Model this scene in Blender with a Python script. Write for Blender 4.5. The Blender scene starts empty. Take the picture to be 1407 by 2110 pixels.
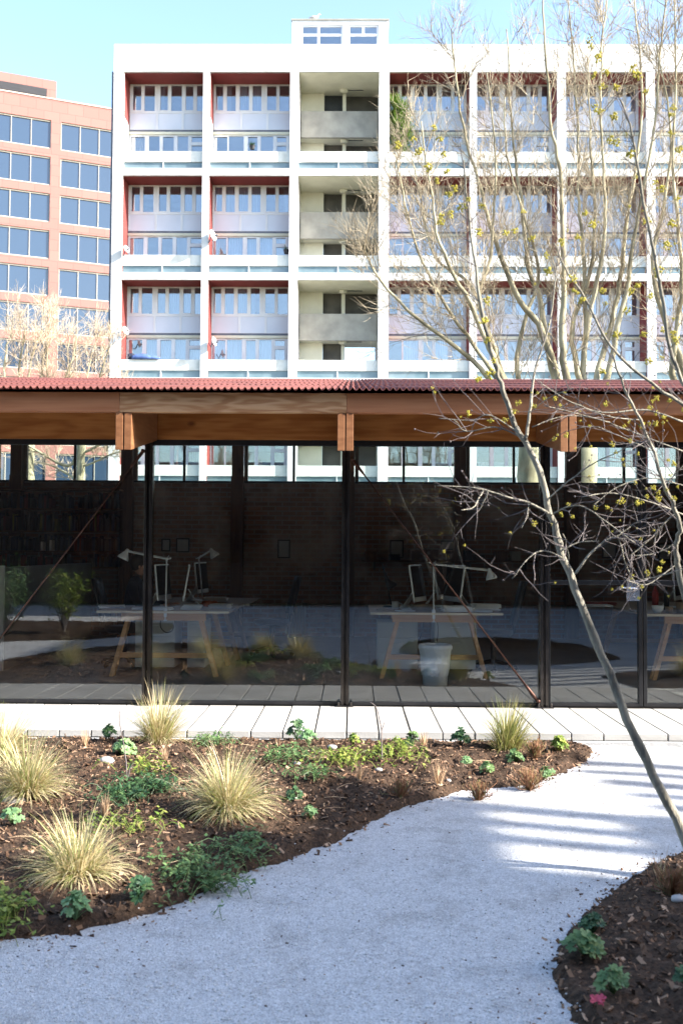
import bpy, math, random
import numpy as np
from mathutils import Vector, Matrix, noise
R = math.radians
rnd = random.Random(11)
scene = bpy.context.scene
COL = scene.collection

# ------------------------------------------------------------ camera
H = 1.5; F = 2051.0
cam = bpy.data.cameras.new('camera'); co = bpy.data.objects.new('camera', cam); COL.objects.link(co)
cam.sensor_fit = 'VERTICAL'; cam.sensor_height = 36.0; cam.lens = 35.0
cam.clip_start = 0.1; cam.clip_end = 3000
CR = (Matrix.Rotation(R(0.6), 3, 'Z') @ Matrix.Rotation(R(90 + 2.1), 3, 'X') @ Matrix.Rotation(R(0.33), 3, 'Z'))
co.matrix_world = Matrix.Translation((0, 0, H)) @ CR.to_4x4()
cam.dof.use_dof = True; cam.dof.focus_distance = 10.0; cam.dof.aperture_fstop = 4.5
scene.camera = co

# ------------------------------------------------------------ sky and sun
SUN_EL, SUN_AZ = 30.0, 106.0          # azimuth clockwise from +Y
w = bpy.data.worlds.new('World'); scene.world = w; w.use_nodes = True
nt = w.node_tree; nt.nodes.clear()
sky = nt.nodes.new('ShaderNodeTexSky'); sky.sky_type = 'NISHITA'; sky.sun_disc = False
sky.sun_elevation = R(SUN_EL); sky.sun_rotation = R(SUN_AZ)
sky.air_density = 1.0; sky.dust_density = 1.4; sky.ozone_density = 1.7
bg = nt.nodes.new('ShaderNodeBackground'); bg.inputs[1].default_value = 0.15
wo = nt.nodes.new('ShaderNodeOutputWorld')
nt.links.new(sky.outputs[0], bg.inputs[0]); nt.links.new(bg.outputs[0], wo.inputs[0])
sl = bpy.data.lights.new('sun', 'SUN'); so = bpy.data.objects.new('sun', sl); COL.objects.link(so)
sl.energy = 5.0; sl.angle = R(0.6); sl.color = (1.0, 0.94, 0.86)
sd = Vector((math.sin(R(SUN_AZ)) * math.cos(R(SUN_EL)), math.cos(R(SUN_AZ)) * math.cos(R(SUN_EL)), math.sin(R(SUN_EL))))
so.rotation_euler = sd.to_track_quat('Z', 'Y').to_euler(); so.location = sd * 60

vs = scene.view_settings
vs.view_transform = 'Standard'; vs.look = 'None'; vs.gamma = 1; vs.exposure = 1.95
cy = scene.cycles
cy.use_denoising = True; cy.max_bounces = 8; cy.transparent_max_bounces = 24; cy.glossy_bounces = 4
cy.diffuse_bounces = 4; cy.caustics_reflective = False; cy.caustics_refractive = False

# ------------------------------------------------------------ where a direction of sight meets a plane of the place
def ray(px, py):
    return CR @ Vector(((px - 703.5) / F, -(py - 1055.0) / F, -1.0))
def P(px, py, Y):
    d = ray(px, py); t = Y / d.y
    return Vector((d.x * t, Y, H + d.z * t))
def G(px, py, z=0.0):
    d = ray(px, py); t = (z - H) / d.z
    return Vector((d.x * t, d.y * t, z))
def ZP(py, Y, px=500): return P(px, py, Y).z
def XP(px, Y, py=1130): return P(px, py, Y).x

# ------------------------------------------------------------ materials
def newmat(name):
    m = bpy.data.materials.new(name); m.use_nodes = True
    n = m.node_tree.nodes; b = n['Principled BSDF']
    return m, n, m.node_tree.links, b
def L4(c): return (c[0], c[1], c[2], 1.0)
def pm(name, c1, c2=None, scale=4.0, rough=0.7, bump=0.0, bscale=None, metal=0.0, spec=0.4, stretch=(1, 1, 1), lo=0.35, hi=0.65, island=0.0, detail=6.0):
    m, n, l, b = newmat(name)
    b.inputs['Roughness'].default_value = rough; b.inputs['Metallic'].default_value = metal
    b.inputs['Specular IOR Level'].default_value = spec
    b.inputs['Base Color'].default_value = L4(c1)
    tc = n.new('ShaderNodeTexCoord'); mp = n.new('ShaderNodeMapping'); mp.inputs['Scale'].default_value = stretch
    l.new(tc.outputs['Object'], mp.inputs[0])
    if c2 is not None:
        cr = n.new('ShaderNodeValToRGB'); cr.color_ramp.elements[0].position = lo; cr.color_ramp.elements[1].position = hi
        cr.color_ramp.elements[0].color = L4(c1); cr.color_ramp.elements[1].color = L4(c2)
        if island > 0:
            ge = n.new('ShaderNodeNewGeometry'); l.new(ge.outputs['Random Per Island'], cr.inputs[0])
        else:
            nz = n.new('ShaderNodeTexNoise'); nz.inputs['Scale'].default_value = scale; nz.inputs['Detail'].default_value = detail
            l.new(mp.outputs[0], nz.inputs[0]); l.new(nz.outputs[0], cr.inputs[0])
        l.new(cr.outputs[0], b.inputs['Base Color'])
    if bump > 0:
        nb = n.new('ShaderNodeTexNoise'); nb.inputs['Scale'].default_value = bscale or scale * 4; nb.inputs['Detail'].default_value = 8
        l.new(mp.outputs[0], nb.inputs[0]); bp = n.new('ShaderNodeBump'); bp.inputs['Strength'].default_value = bump
        bp.inputs['Distance'].default_value = 0.02
        l.new(nb.outputs[0], bp.inputs['Height']); l.new(bp.outputs[0], b.inputs['Normal'])
    return m
def leafmat(name, stops, rough=0.5, trans=0.3):
    """foliage: colour changes from blade to blade, thin enough to let some light through"""
    m, n, l, b = newmat(name)
    ge = n.new('ShaderNodeNewGeometry'); cr = n.new('ShaderNodeValToRGB')
    while len(cr.color_ramp.elements) < len(stops): cr.color_ramp.elements.new(0.5)
    for e, (p, c) in zip(cr.color_ramp.elements, stops): e.position = p; e.color = L4(c)
    l.new(ge.outputs['Random Per Island'], cr.inputs[0]); l.new(cr.outputs[0], b.inputs['Base Color'])
    b.inputs['Roughness'].default_value = rough; b.inputs['Specular IOR Level'].default_value = 0.3
    tr = n.new('ShaderNodeBsdfTranslucent'); l.new(cr.outputs[0], tr.inputs[0])
    mx = n.new('ShaderNodeMixShader'); mx.inputs[0].default_value = trans
    l.new(b.outputs[0], mx.inputs[1]); l.new(tr.outputs[0], mx.inputs[2])
    l.new(mx.outputs[0], n['Material Output'].inputs[0])
    return m
def glassmat(name, tint=(0.9, 0.95, 0.93), ior=1.6, wav=0.0, wscale=1.2):
    m, n, l, b = newmat(name); n.remove(b)
    t = n.new('ShaderNodeBsdfTransparent'); t.inputs[0].default_value = L4(tint)
    g = n.new('ShaderNodeBsdfGlossy'); g.inputs['Color'].default_value = (1, 1, 1, 1); g.inputs['Roughness'].default_value = 0.0
    ge = n.new('ShaderNodeNewGeometry'); mr = n.new('ShaderNodeMapRange')
    mr.inputs[3].default_value = ior; mr.inputs[4].default_value = 1.0 / ior
    l.new(ge.outputs['Backfacing'], mr.inputs[0])
    f = n.new('ShaderNodeFresnel'); l.new(mr.outputs[0], f.inputs[0])
    mx = n.new('ShaderNodeMixShader'); l.new(f.outputs[0], mx.inputs[0]); l.new(t.outputs[0], mx.inputs[1]); l.new(g.outputs[0], mx.inputs[2])
    if wav > 0:
        tc = n.new('ShaderNodeTexCoord'); nz = n.new('ShaderNodeTexNoise'); nz.inputs['Scale'].default_value = wscale; nz.inputs['Detail'].default_value = 1
        l.new(tc.outputs['Object'], nz.inputs[0]); bp = n.new('ShaderNodeBump'); bp.inputs['Strength'].default_value = wav; bp.inputs['Distance'].default_value = 0.02
        l.new(nz.outputs[0], bp.inputs['Height']); l.new(bp.outputs[0], g.inputs['Normal'])
    l.new(mx.outputs[0], n['Material Output'].inputs[0])
    return m
def woodmat(name, c1, c2, knot=0.5, scale=1.0, rough=0.55, fig=6.0, axis='x'):
    m, n, l, b = newmat(name)
    tc = n.new('ShaderNodeTexCoord'); mp = n.new('ShaderNodeMapping')
    mp.inputs['Scale'].default_value = {'x': (0.55, 1, 3.2), 'y': (1, 0.55, 3.2), 'z': (3, 3, 0.5)}[axis]
    l.new(tc.outputs['Object'], mp.inputs[0])
    nz = n.new('ShaderNodeTexNoise'); nz.inputs['Scale'].default_value = 1.9 * scale; nz.inputs['Detail'].default_value = 2.5
    l.new(mp.outputs[0], nz.inputs[0])
    mu = n.new('ShaderNodeMath'); mu.operation = 'MULTIPLY'; mu.inputs[1].default_value = fig * 5
    l.new(nz.outputs[0], mu.inputs[0])
    sn = n.new('ShaderNodeMath'); sn.operation = 'SINE'; l.new(mu.outputs[0], sn.inputs[0])
    fb = n.new('ShaderNodeTexNoise'); fb.inputs['Scale'].default_value = 26; fb.inputs['Detail'].default_value = 5
    mp2 = n.new('ShaderNodeMapping'); mp2.inputs['Scale'].default_value = {'x': (0.06, 1, 1.4), 'y': (1, 0.06, 1.4), 'z': (1.4, 1.4, 0.06)}[axis]
    l.new(tc.outputs['Object'], mp2.inputs[0]); l.new(mp2.outputs[0], fb.inputs[0])
    m1 = n.new('ShaderNodeMath'); m1.operation = 'MULTIPLY_ADD'; m1.inputs[1].default_value = 0.28 * knot; l.new(sn.outputs[0], m1.inputs[0]); l.new(fb.outputs[0], m1.inputs[2])
    cr = n.new('ShaderNodeValToRGB'); cr.color_ramp.elements[0].position = 0.25; cr.color_ramp.elements[1].position = 0.75
    cr.color_ramp.elements[0].color = L4(c2); cr.color_ramp.elements[1].color = L4(c1)
    l.new(m1.outputs[0], cr.inputs[0])
    vk = n.new('ShaderNodeTexVoronoi'); vk.inputs['Scale'].default_value = 2.6; vm = n.new('ShaderNodeMapping'); vm.inputs['Scale'].default_value = {'x': (0.6, 1, 1), 'y': (1, 0.6, 1), 'z': (1, 1, 0.6)}[axis]
    l.new(tc.outputs['Object'], vm.inputs[0]); l.new(vm.outputs[0], vk.inputs[0])
    kr = n.new('ShaderNodeValToRGB'); kr.color_ramp.elements[0].position = 0.03; kr.color_ramp.elements[0].color = (0.30, 0.22, 0.18, 1); kr.color_ramp.elements[1].position = 0.085; kr.color_ramp.elements[1].color = (1, 1, 1, 1)
    l.new(vk.outputs['Distance'], kr.inputs[0]); km = n.new('ShaderNodeMixRGB'); km.blend_type = 'MULTIPLY'; km.inputs[0].default_value = 0.85
    l.new(cr.outputs[0], km.inputs[1]); l.new(kr.outputs[0], km.inputs[2]); l.new(km.outputs[0], b.inputs['Base Color'])
    b.inputs['Roughness'].default_value = rough; b.inputs['Specular IOR Level'].default_value = 0.3
    bp = n.new('ShaderNodeBump'); bp.inputs['Strength'].default_value = 0.15; bp.inputs['Distance'].default_value = 0.003
    l.new(m1.outputs[0], bp.inputs['Height']); l.new(bp.outputs[0], b.inputs['Normal'])
    return m
def brickmat(name, c1, c2, cm, bw=0.22, rh=0.075, ms=0.012, rough=0.85, axis='xz', blotch=0.0):
    m, n, l, b = newmat(name)
    tc = n.new('ShaderNodeTexCoord'); sp = n.new('ShaderNodeSeparateXYZ'); cb = n.new('ShaderNodeCombineXYZ')
    l.new(tc.outputs['Object'], sp.inputs[0]); l.new(sp.outputs[0 if axis == 'xz' else 1], cb.inputs[0]); l.new(sp.outputs[2], cb.inputs[1])
    br = n.new('ShaderNodeTexBrick'); br.inputs['Scale'].default_value = 1.0
    br.inputs['Brick Width'].default_value = bw; br.inputs['Row Height'].default_value = rh; br.inputs['Mortar Size'].default_value = ms
    br.inputs['Color1'].default_value = L4(c1); br.inputs['Color2'].default_value = L4(c2); br.inputs['Mortar'].default_value = L4(cm)
    l.new(cb.outputs[0], br.inputs[0])
    out = br.outputs[0]
    if blotch > 0:
        nz = n.new('ShaderNodeTexNoise'); nz.inputs['Scale'].default_value = 1.7; nz.inputs['Detail'].default_value = 7
        l.new(tc.outputs['Object'], nz.inputs[0])
        cr = n.new('ShaderNodeValToRGB'); cr.color_ramp.elements[0].position = 0.45; cr.color_ramp.elements[1].position = 0.62
        mx = n.new('ShaderNodeMixRGB'); mx.inputs[2].default_value = L4([min(1, x * 1.8 + 0.06) for x in cm])
        mm = n.new('ShaderNodeMath'); mm.operation = 'MULTIPLY'; mm.inputs[1].default_value = blotch
        l.new(nz.outputs[0], cr.inputs[0]); l.new(cr.outputs[0], mm.inputs[0]); l.new(mm.outputs[0], mx.inputs[0]); l.new(out, mx.inputs[1]); out = mx.outputs[0]
    l.new(out, b.inputs['Base Color'])
    bp = n.new('ShaderNodeBump'); bp.inputs['Strength'].default_value = 0.5; bp.inputs['Distance'].default_value = 0.01; bp.invert = True
    l.new(br.outputs['Fac'], bp.inputs['Height']); l.new(bp.outputs[0], b.inputs['Normal'])
    b.inputs['Roughness'].default_value = rough
    return m

M = {}
M['white_conc'] = pm('white_painted_concrete', (0.65, 0.65, 0.65), (0.48, 0.475, 0.46), scale=0.9, rough=0.85, bump=0.25, bscale=6, stretch=(1.6, 1.6, 0.22), lo=0.45, hi=0.8)
M['parapet'] = pm('white_rough_render', (0.68, 0.68, 0.64), (0.52, 0.52, 0.47), scale=2.2, rough=0.9, bump=0.6, bscale=9, lo=0.5, hi=0.8)
M['raw_conc'] = pm('raw_concrete', (0.40, 0.38, 0.33), (0.26, 0.25, 0.22), scale=1.3, rough=0.9, bump=0.3, bscale=14, lo=0.35, hi=0.7)
M['cream'] = pm('cream_paint', (0.72, 0.70, 0.56), (0.62, 0.60, 0.47), scale=1.0, rough=0.8)
M['red_paint'] = pm('dark_red_paint', (0.24, 0.045, 0.04), (0.20, 0.038, 0.034), scale=1.5, rough=0.7)
M['frame_white'] = pm('white_plastic_frame', (0.74, 0.74, 0.74), (0.66, 0.66, 0.67), scale=1.2, rough=0.35)
M['panel_white'] = pm('white_infill_panel', (0.67, 0.70, 0.77), (0.61, 0.64, 0.71), scale=0.8, rough=0.5)
M['ledge'] = pm('grey_flashing', (0.16, 0.17, 0.20), (0.11, 0.12, 0.15), scale=3, rough=0.6)
M['flat_glass'] = glassmat('flat_window_glass', (0.80, 0.85, 0.9), 2.6, 0.04, 0.6)
M['strip_glass'] = pm('blue_green_balcony_glass', (0.10, 0.16, 0.18), (0.17, 0.23, 0.25), scale=1.1, rough=0.12, spec=0.7)
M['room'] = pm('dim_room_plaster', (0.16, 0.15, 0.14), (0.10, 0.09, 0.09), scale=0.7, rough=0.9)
M['curtain'] = pm('pale_curtain', (0.66, 0.68, 0.70), (0.52, 0.55, 0.60), scale=5, rough=0.9, stretch=(4, 1, 0.15))
M['curtain_warm'] = pm('cream_curtain', (0.62, 0.55, 0.44), (0.45, 0.38, 0.28), scale=5, rough=0.9, stretch=(4, 1, 0.15))
M['dark_metal'] = pm('black_door_metal', (0.02, 0.025, 0.03), (0.03, 0.035, 0.04), scale=3, rough=0.5)
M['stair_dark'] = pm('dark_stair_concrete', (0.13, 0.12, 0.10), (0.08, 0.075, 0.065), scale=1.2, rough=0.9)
M['office_glass'] = None
def officeglass():
    m, n, l, b = newmat('tinted_office_glass')
    b.inputs['Roughness'].default_value = 0.03
    ge = n.new('ShaderNodeNewGeometry'); cr = n.new('ShaderNodeValToRGB'); l.new(ge.outputs['Random Per Island'], cr.inputs[0]); l.new(cr.outputs[0], b.inputs['Base Color'])
    cr.color_ramp.elements[0].color = (0.012, 0.03, 0.065, 1); cr.color_ramp.elements[0].position = 0.3; cr.color_ramp.elements[1].color = (0.05, 0.08, 0.12, 1)
    b.inputs['IOR'].default_value = 1.85
    tc = n.new('ShaderNodeTexCoord'); nz = n.new('ShaderNodeTexNoise'); nz.inputs['Scale'].default_value = 0.35
    l.new(tc.outputs['Object'], nz.inputs[0]); bp = n.new('ShaderNodeBump'); bp.inputs['Strength'].default_value = 0.05; bp.inputs['Distance'].default_value = 0.1
    l.new(nz.outputs[0], bp.inputs['Height']); l.new(bp.outputs[0], b.inputs['Normal'])
    return m
M['office_glass'] = officeglass()
M['office_wall'] = brickmat('pink_stone_cladding', (0.30, 0.132, 0.110), (0.270, 0.118, 0.099), (0.215, 0.10, 0.086), bw=1.35, rh=0.95, ms=0.03)
M['office_frame'] = pm('pale_window_bar', (0.46, 0.42, 0.35), (0.40, 0.37, 0.31), scale=1, rough=0.5)
M['louvre'] = pm('dark_louvre', (0.016, 0.017, 0.02), (0.03, 0.03, 0.034), scale=8, rough=0.6, stretch=(0.1, 0.1, 3))
M['roof_red'] = pm('red_corrugated_sheet', (0.15, 0.042, 0.032), (0.09, 0.025, 0.021), scale=2.2, rough=0.75, bump=0.2, bscale=60, lo=0.35, hi=0.7)
M['fascia_red'] = woodmat('reddish_douglas_fir', (0.42, 0.185, 0.085), (0.33, 0.13, 0.055), 0.35, 0.9)
M['fascia_fig'] = woodmat('figured_douglas_fir', (0.52, 0.31, 0.16), (0.36, 0.175, 0.075), 1.0, 1.5, fig=7)
M['beam'] = woodmat('warm_header_timber', (0.40, 0.165, 0.045), (0.27, 0.095, 0.02), 0.7, 1.2, fig=5)
M['rafter'] = woodmat('rafter_timber', (0.26, 0.118, 0.052), (0.185, 0.075, 0.03), 0.5, 1.3, axis='y')
M['ply'] = woodmat('plywood', (0.34, 0.22, 0.12), (0.28, 0.17, 0.09), 0.4, 0.8)
M['steel'] = pm('black_steel', (0.05, 0.046, 0.045), (0.11, 0.095, 0.085), scale=9, rough=0.24, metal=0.85, spec=0.6, lo=0.4, hi=0.8)
M['frame_dark'] = pm('dark_window_steel', (0.018, 0.019, 0.022), (0.03, 0.03, 0.033), scale=6, rough=0.35, metal=0.4)
M['rust'] = pm('rusty_rod', (0.095, 0.042, 0.028), (0.05, 0.024, 0.018), scale=30, rough=0.5, metal=0.5)
M['glass'] = glassmat('studio_glass', (0.95, 0.98, 0.975), 1.68, 0.045, 0.8)
M['post'] = woodmat('dark_post_timber', (0.16, 0.075, 0.035), (0.10, 0.04, 0.02), 0.4, 1, axis='z')
M['brick_in'] = brickmat('old_garden_brick', (0.34, 0.16, 0.10), (0.22, 0.10, 0.065), (0.30, 0.25, 0.21), 0.225, 0.075, 0.012, blotch=0.55)
M['floor_in'] = pm('dark_studio_floor', (0.22, 0.215, 0.21), (0.16, 0.155, 0.15), scale=2, rough=0.5)
M['plaster_in'] = pm('dark_ceiling_board', (0.36, 0.23, 0.13), (0.30, 0.19, 0.10), scale=2, rough=0.8)
M['paver'] = pm('pale_concrete_plank', (0.44, 0.43, 0.41), (0.31, 0.30, 0.28), scale=2.6, rough=0.85, bump=0.12, bscale=70, lo=0.3, hi=0.75)
M['kerbstone'] = pm('pale_kerb_stone', (0.42, 0.42, 0.41), (0.30, 0.30, 0.30), scale=14, rough=0.9, bump=0.4, bscale=60, lo=0.3, hi=0.7)
M['joint'] = pm('dark_joint_sand', (0.05, 0.045, 0.04), (0.08, 0.07, 0.06), scale=20, rough=1)
def gravelmat():
    m, n, l, b = newmat('pale_limestone_gravel')
    tc = n.new('ShaderNodeTexCoord')
    v = n.new('ShaderNodeTexVoronoi'); v.inputs['Scale'].default_value = 190; l.new(tc.outputs['Object'], v.inputs[0])
    bw = n.new('ShaderNodeRGBToBW'); l.new(v.outputs['Color'], bw.inputs[0])
    cr = n.new('ShaderNodeValToRGB'); els = cr.color_ramp.elements
    els[0].position = 0.0; els[0].color = (0.36, 0.355, 0.35, 1); els[1].position = 0.5; els[1].color = (0.54, 0.54, 0.54, 1)
    e = els.new(0.9); e.color = (0.68, 0.68, 0.68, 1)
    l.new(bw.outputs[0], cr.inputs[0])
    gr = n.new('ShaderNodeTexNoise'); gr.inputs['Scale'].default_value = 38; gr.inputs['Detail'].default_value = 7; gr.inputs['Roughness'].default_value = 0.75; l.new(tc.outputs['Object'], gr.inputs[0])
    c3 = n.new('ShaderNodeValToRGB'); c3.color_ramp.elements[0].position = 0.32; c3.color_ramp.elements[0].color = (0.62, 0.61, 0.60, 1); c3.color_ramp.elements[1].position = 0.55; c3.color_ramp.elements[1].color = (1.04, 1.04, 1.04, 1); l.new(gr.outputs[0], c3.inputs[0])
    m3 = n.new('ShaderNodeMixRGB'); m3.blend_type = 'MULTIPLY'; m3.inputs[0].default_value = 0.55; l.new(cr.outputs[0], m3.inputs[1]); l.new(c3.outputs[0], m3.inputs[2])
    big = n.new('ShaderNodeTexNoise'); big.inputs['Scale'].default_value = 3.1; big.inputs['Detail'].default_value = 8; big.inputs['Roughness'].default_value = 0.7
    l.new(tc.outputs['Object'], big.inputs[0])
    c2 = n.new('ShaderNodeValToRGB'); c2.color_ramp.elements[0].position = 0.3; c2.color_ramp.elements[0].color = (0.70, 0.68, 0.66, 1)
    c2.color_ramp.elements[1].position = 0.5; c2.color_ramp.elements[1].color = (1, 1, 1, 1)
    l.new(big.outputs[0], c2.inputs[0])
    mx = n.new('ShaderNodeMixRGB'); mx.blend_type = 'MULTIPLY'; mx.inputs[0].default_value = 1
    l.new(m3.outputs[0], mx.inputs[1]); l.new(c2.outputs[0], mx.inputs[2]); l.new(mx.outputs[0], b.inputs['Base Color'])
    b.inputs['Roughness'].default_value = 0.95; b.inputs['Specular IOR Level'].default_value = 0.2
    ad = n.new('ShaderNodeMath'); ad.operation = 'MULTIPLY_ADD'; ad.inputs[1].default_value = 2.0
    n2 = n.new('ShaderNodeTexNoise'); n2.inputs['Scale'].default_value = 9; n2.inputs['Detail'].default_value = 6; l.new(tc.outputs['Object'], n2.inputs[0])
    l.new(n2.outputs[0], ad.inputs[0]); l.new(v.outputs['Distance'], ad.inputs[2])
    bp = n.new('ShaderNodeBump'); bp.inputs['Strength'].default_value = 0.75; bp.inputs['Distance'].default_value = 0.009
    l.new(ad.outputs[0], bp.inputs['Height']); l.new(bp.outputs[0], b.inputs['Normal'])
    return m
M['gravel'] = gravelmat()
M['soil'] = pm('dark_bark_soil', (0.031, 0.020, 0.013), (0.085, 0.052, 0.033), scale=45, rough=0.95, bump=0.9, bscale=60, spec=0.2, lo=0.35, hi=0.7)
M['chips'] = leafmat('bark_chips', [(0.0, (0.035, 0.02, 0.012)), (0.4, (0.10, 0.056, 0.033)), (0.75, (0.20, 0.115, 0.068)), (1.0, (0.40, 0.27, 0.18))], 0.9, 0.0)
M['ground'] = pm('distant_ground', (0.14, 0.13, 0.10), (0.09, 0.10, 0.05), scale=0.4, rough=1)
M['straw'] = leafmat('straw_grass', [(0.0, (0.56, 0.44, 0.24)), (0.4, (0.64, 0.54, 0.33)), (0.6, (0.44, 0.41, 0.17)), (0.78, (0.20, 0.27, 0.07)), (1.0, (0.70, 0.60, 0.42))], 0.5, 0.3)
M['straw_green'] = leafmat('greenish_grass', [(0.0, (0.46, 0.38, 0.16)), (0.4, (0.30, 0.30, 0.09)), (0.7, (0.15, 0.20, 0.05)), (1.0, (0.50, 0.40, 0.22))], 0.5, 0.3)
M['dry'] = leafmat('dry_stubble', [(0.0, (0.50, 0.34, 0.20)), (0.6, (0.60, 0.44, 0.28)), (1.0, (0.34, 0.20, 0.12))], 0.7, 0.15)
M['heather'] = leafmat('brown_heather', [(0.0, (0.22, 0.10, 0.05)), (0.6, (0.30, 0.16, 0.09)), (1.0, (0.14, 0.16, 0.05))], 0.7, 0.2)
M['leaf'] = leafmat('mid_green_leaf', [(0.0, (0.07, 0.14, 0.05)), (0.5, (0.11, 0.20, 0.075)), (1.0, (0.19, 0.27, 0.10))], 0.45, 0.25)
M['leaf_dark'] = leafmat('dark_green_leaf', [(0.0, (0.025, 0.065, 0.03)), (0.6, (0.05, 0.11, 0.045)), (1.0, (0.09, 0.15, 0.055))], 0.4, 0.2)
M['leaf_pale'] = leafmat('pale_green_leaf', [(0.0, (0.15, 0.28, 0.12)), (0.5, (0.20, 0.34, 0.15)), (1.0, (0.28, 0.40, 0.18))], 0.5, 0.3)
M['leaf_yellow'] = leafmat('yellow_green_leaf', [(0.0, (0.10, 0.18, 0.03)), (0.5, (0.22, 0.29, 0.05)), (1.0, (0.34, 0.36, 0.09))], 0.5, 0.3)
M['yucca'] = leafmat('strap_leaf', [(0.0, (0.06, 0.13, 0.02)), (0.4, (0.16, 0.30, 0.05)), (0.75, (0.26, 0.34, 0.07)), (1.0, (0.05, 0.08, 0.02))], 0.5, 0.2)
M['bark'] = pm('grey_smooth_bark', (0.33, 0.30, 0.23), (0.13, 0.12, 0.095), scale=11, rough=0.85, bump=0.8, bscale=45, stretch=(1, 1, 0.4), lo=0.35, hi=0.7)
M['twig'] = pm('grey_twig', (0.19, 0.16, 0.15), (0.10, 0.082, 0.078), scale=8, rough=0.8)
M['plane_bark'] = pm('pale_plane_bark', (0.46, 0.41, 0.27), (0.19, 0.165, 0.10), scale=2.2, rough=0.85, bump=0.3, bscale=9, stretch=(1, 1, 0.5), lo=0.4, hi=0.62)
M['pale_twig'] = pm('pale_twig', (0.38, 0.32, 0.22), (0.25, 0.205, 0.14), scale=3, rough=0.85)
M['gold_twig'] = pm('straw_coloured_twig', (0.50, 0.40, 0.29), (0.36, 0.28, 0.19), scale=3, rough=0.85)
M['blossom'] = leafmat('yellow_blossom', [(0.0, (0.44, 0.38, 0.05)), (1.0, (0.62, 0.54, 0.09))], 0.6, 0.25)
M['stone'] = pm('pale_stone', (0.42, 0.40, 0.38), (0.28, 0.26, 0.25), scale=9, rough=0.9, bump=0.4, bscale=30)
M['pebble'] = pm('pale_pebble', (0.60, 0.60, 0.59), (0.50, 0.50, 0.50), scale=60, rough=0.95)
M['white'] = pm('white_enamel', (0.72, 0.73, 0.74), (0.66, 0.67, 0.68), scale=2, rough=0.4)
M['alu'] = pm('brushed_aluminium', (0.72, 0.73, 0.73), (0.64, 0.65, 0.65), scale=12, rough=0.4, metal=0.3)
M['chrome'] = pm('bright_handle_metal', (0.75, 0.75, 0.76), (0.68, 0.68, 0.70), scale=4, rough=0.2, metal=0.9)
M['paper'] = pm('white_paper', (0.78, 0.79, 0.81), (0.70, 0.71, 0.73), scale=4, rough=0.8)
M['bag'] = pm('white_bin_bag', (0.80, 0.80, 0.82), (0.70, 0.71, 0.74), scale=6, rough=0.35, bump=0.8, bscale=16)
M['dark'] = pm('black_plastic', (0.014, 0.014, 0.017), (0.022, 0.022, 0.026), scale=6, rough=0.5)
M['screen'] = pm('black_screen', (0.008, 0.008, 0.010), (0.011, 0.011, 0.013), scale=2, rough=0.1)
M['navy'] = pm('navy_cloth', (0.012, 0.016, 0.035), (0.02, 0.024, 0.05), scale=8, rough=0.9)
M['orange'] = pm('orange_cloth', (0.45, 0.10, 0.03), (0.35, 0.07, 0.02), scale=8, rough=0.8)
M['redf'] = pm('red_card', (0.35, 0.04, 0.04), (0.28, 0.03, 0.03), scale=4, rough=0.6)
M['blue'] = pm('blue_cloth', (0.05, 0.09, 0.24), (0.09, 0.15, 0.34), scale=3, rough=0.9)
M['grey_panel'] = pm('grey_felt_panel', (0.16, 0.16, 0.165), (0.12, 0.12, 0.125), scale=2, rough=0.9)
M['pale_panel'] = pm('pale_cabinet_paint', (0.50, 0.51, 0.50), (0.44, 0.45, 0.44), scale=1.5, rough=0.6)
M['desk_wood'] = woodmat('trestle_pine', (0.62, 0.36, 0.18), (0.50, 0.26, 0.11), 0.4, 1.4)
M['edge_ply'] = pm('plywood_edge', (0.74, 0.62, 0.45), (0.62, 0.50, 0.34), scale=40, rough=0.6, stretch=(0.05, 0.05, 1))
M['skin'] = pm('skin', (0.48, 0.26, 0.18), (0.42, 0.22, 0.15), scale=6, rough=0.6)
M['hair'] = pm('dark_hair', (0.02, 0.012, 0.008), (0.03, 0.02, 0.012), scale=30, rough=0.6)
M['pot'] = pm('clay_pot', (0.32, 0.22, 0.14), (0.26, 0.17, 0.11), scale=9, rough=0.8)
M['ext_brick'] = brickmat('dark_stock_brick', (0.055, 0.030, 0.019), (0.038, 0.022, 0.015), (0.05, 0.043, 0.036), 0.225, 0.075, 0.01)
M['fence'] = woodmat('weathered_fence_board', (0.20, 0.14, 0.09), (0.14, 0.09, 0.055), 0.5, 1, axis='z')
M['pink'] = leafmat('pink_leaf', [(0.0, (0.45, 0.06, 0.10)), (1.0, (0.5, 0.08, 0.12))], 0.6, 0.1)
M['feather'] = pm('pale_feather', (0.60, 0.60, 0.60), (0.42, 0.43, 0.45), scale=6, rough=0.8)

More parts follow.
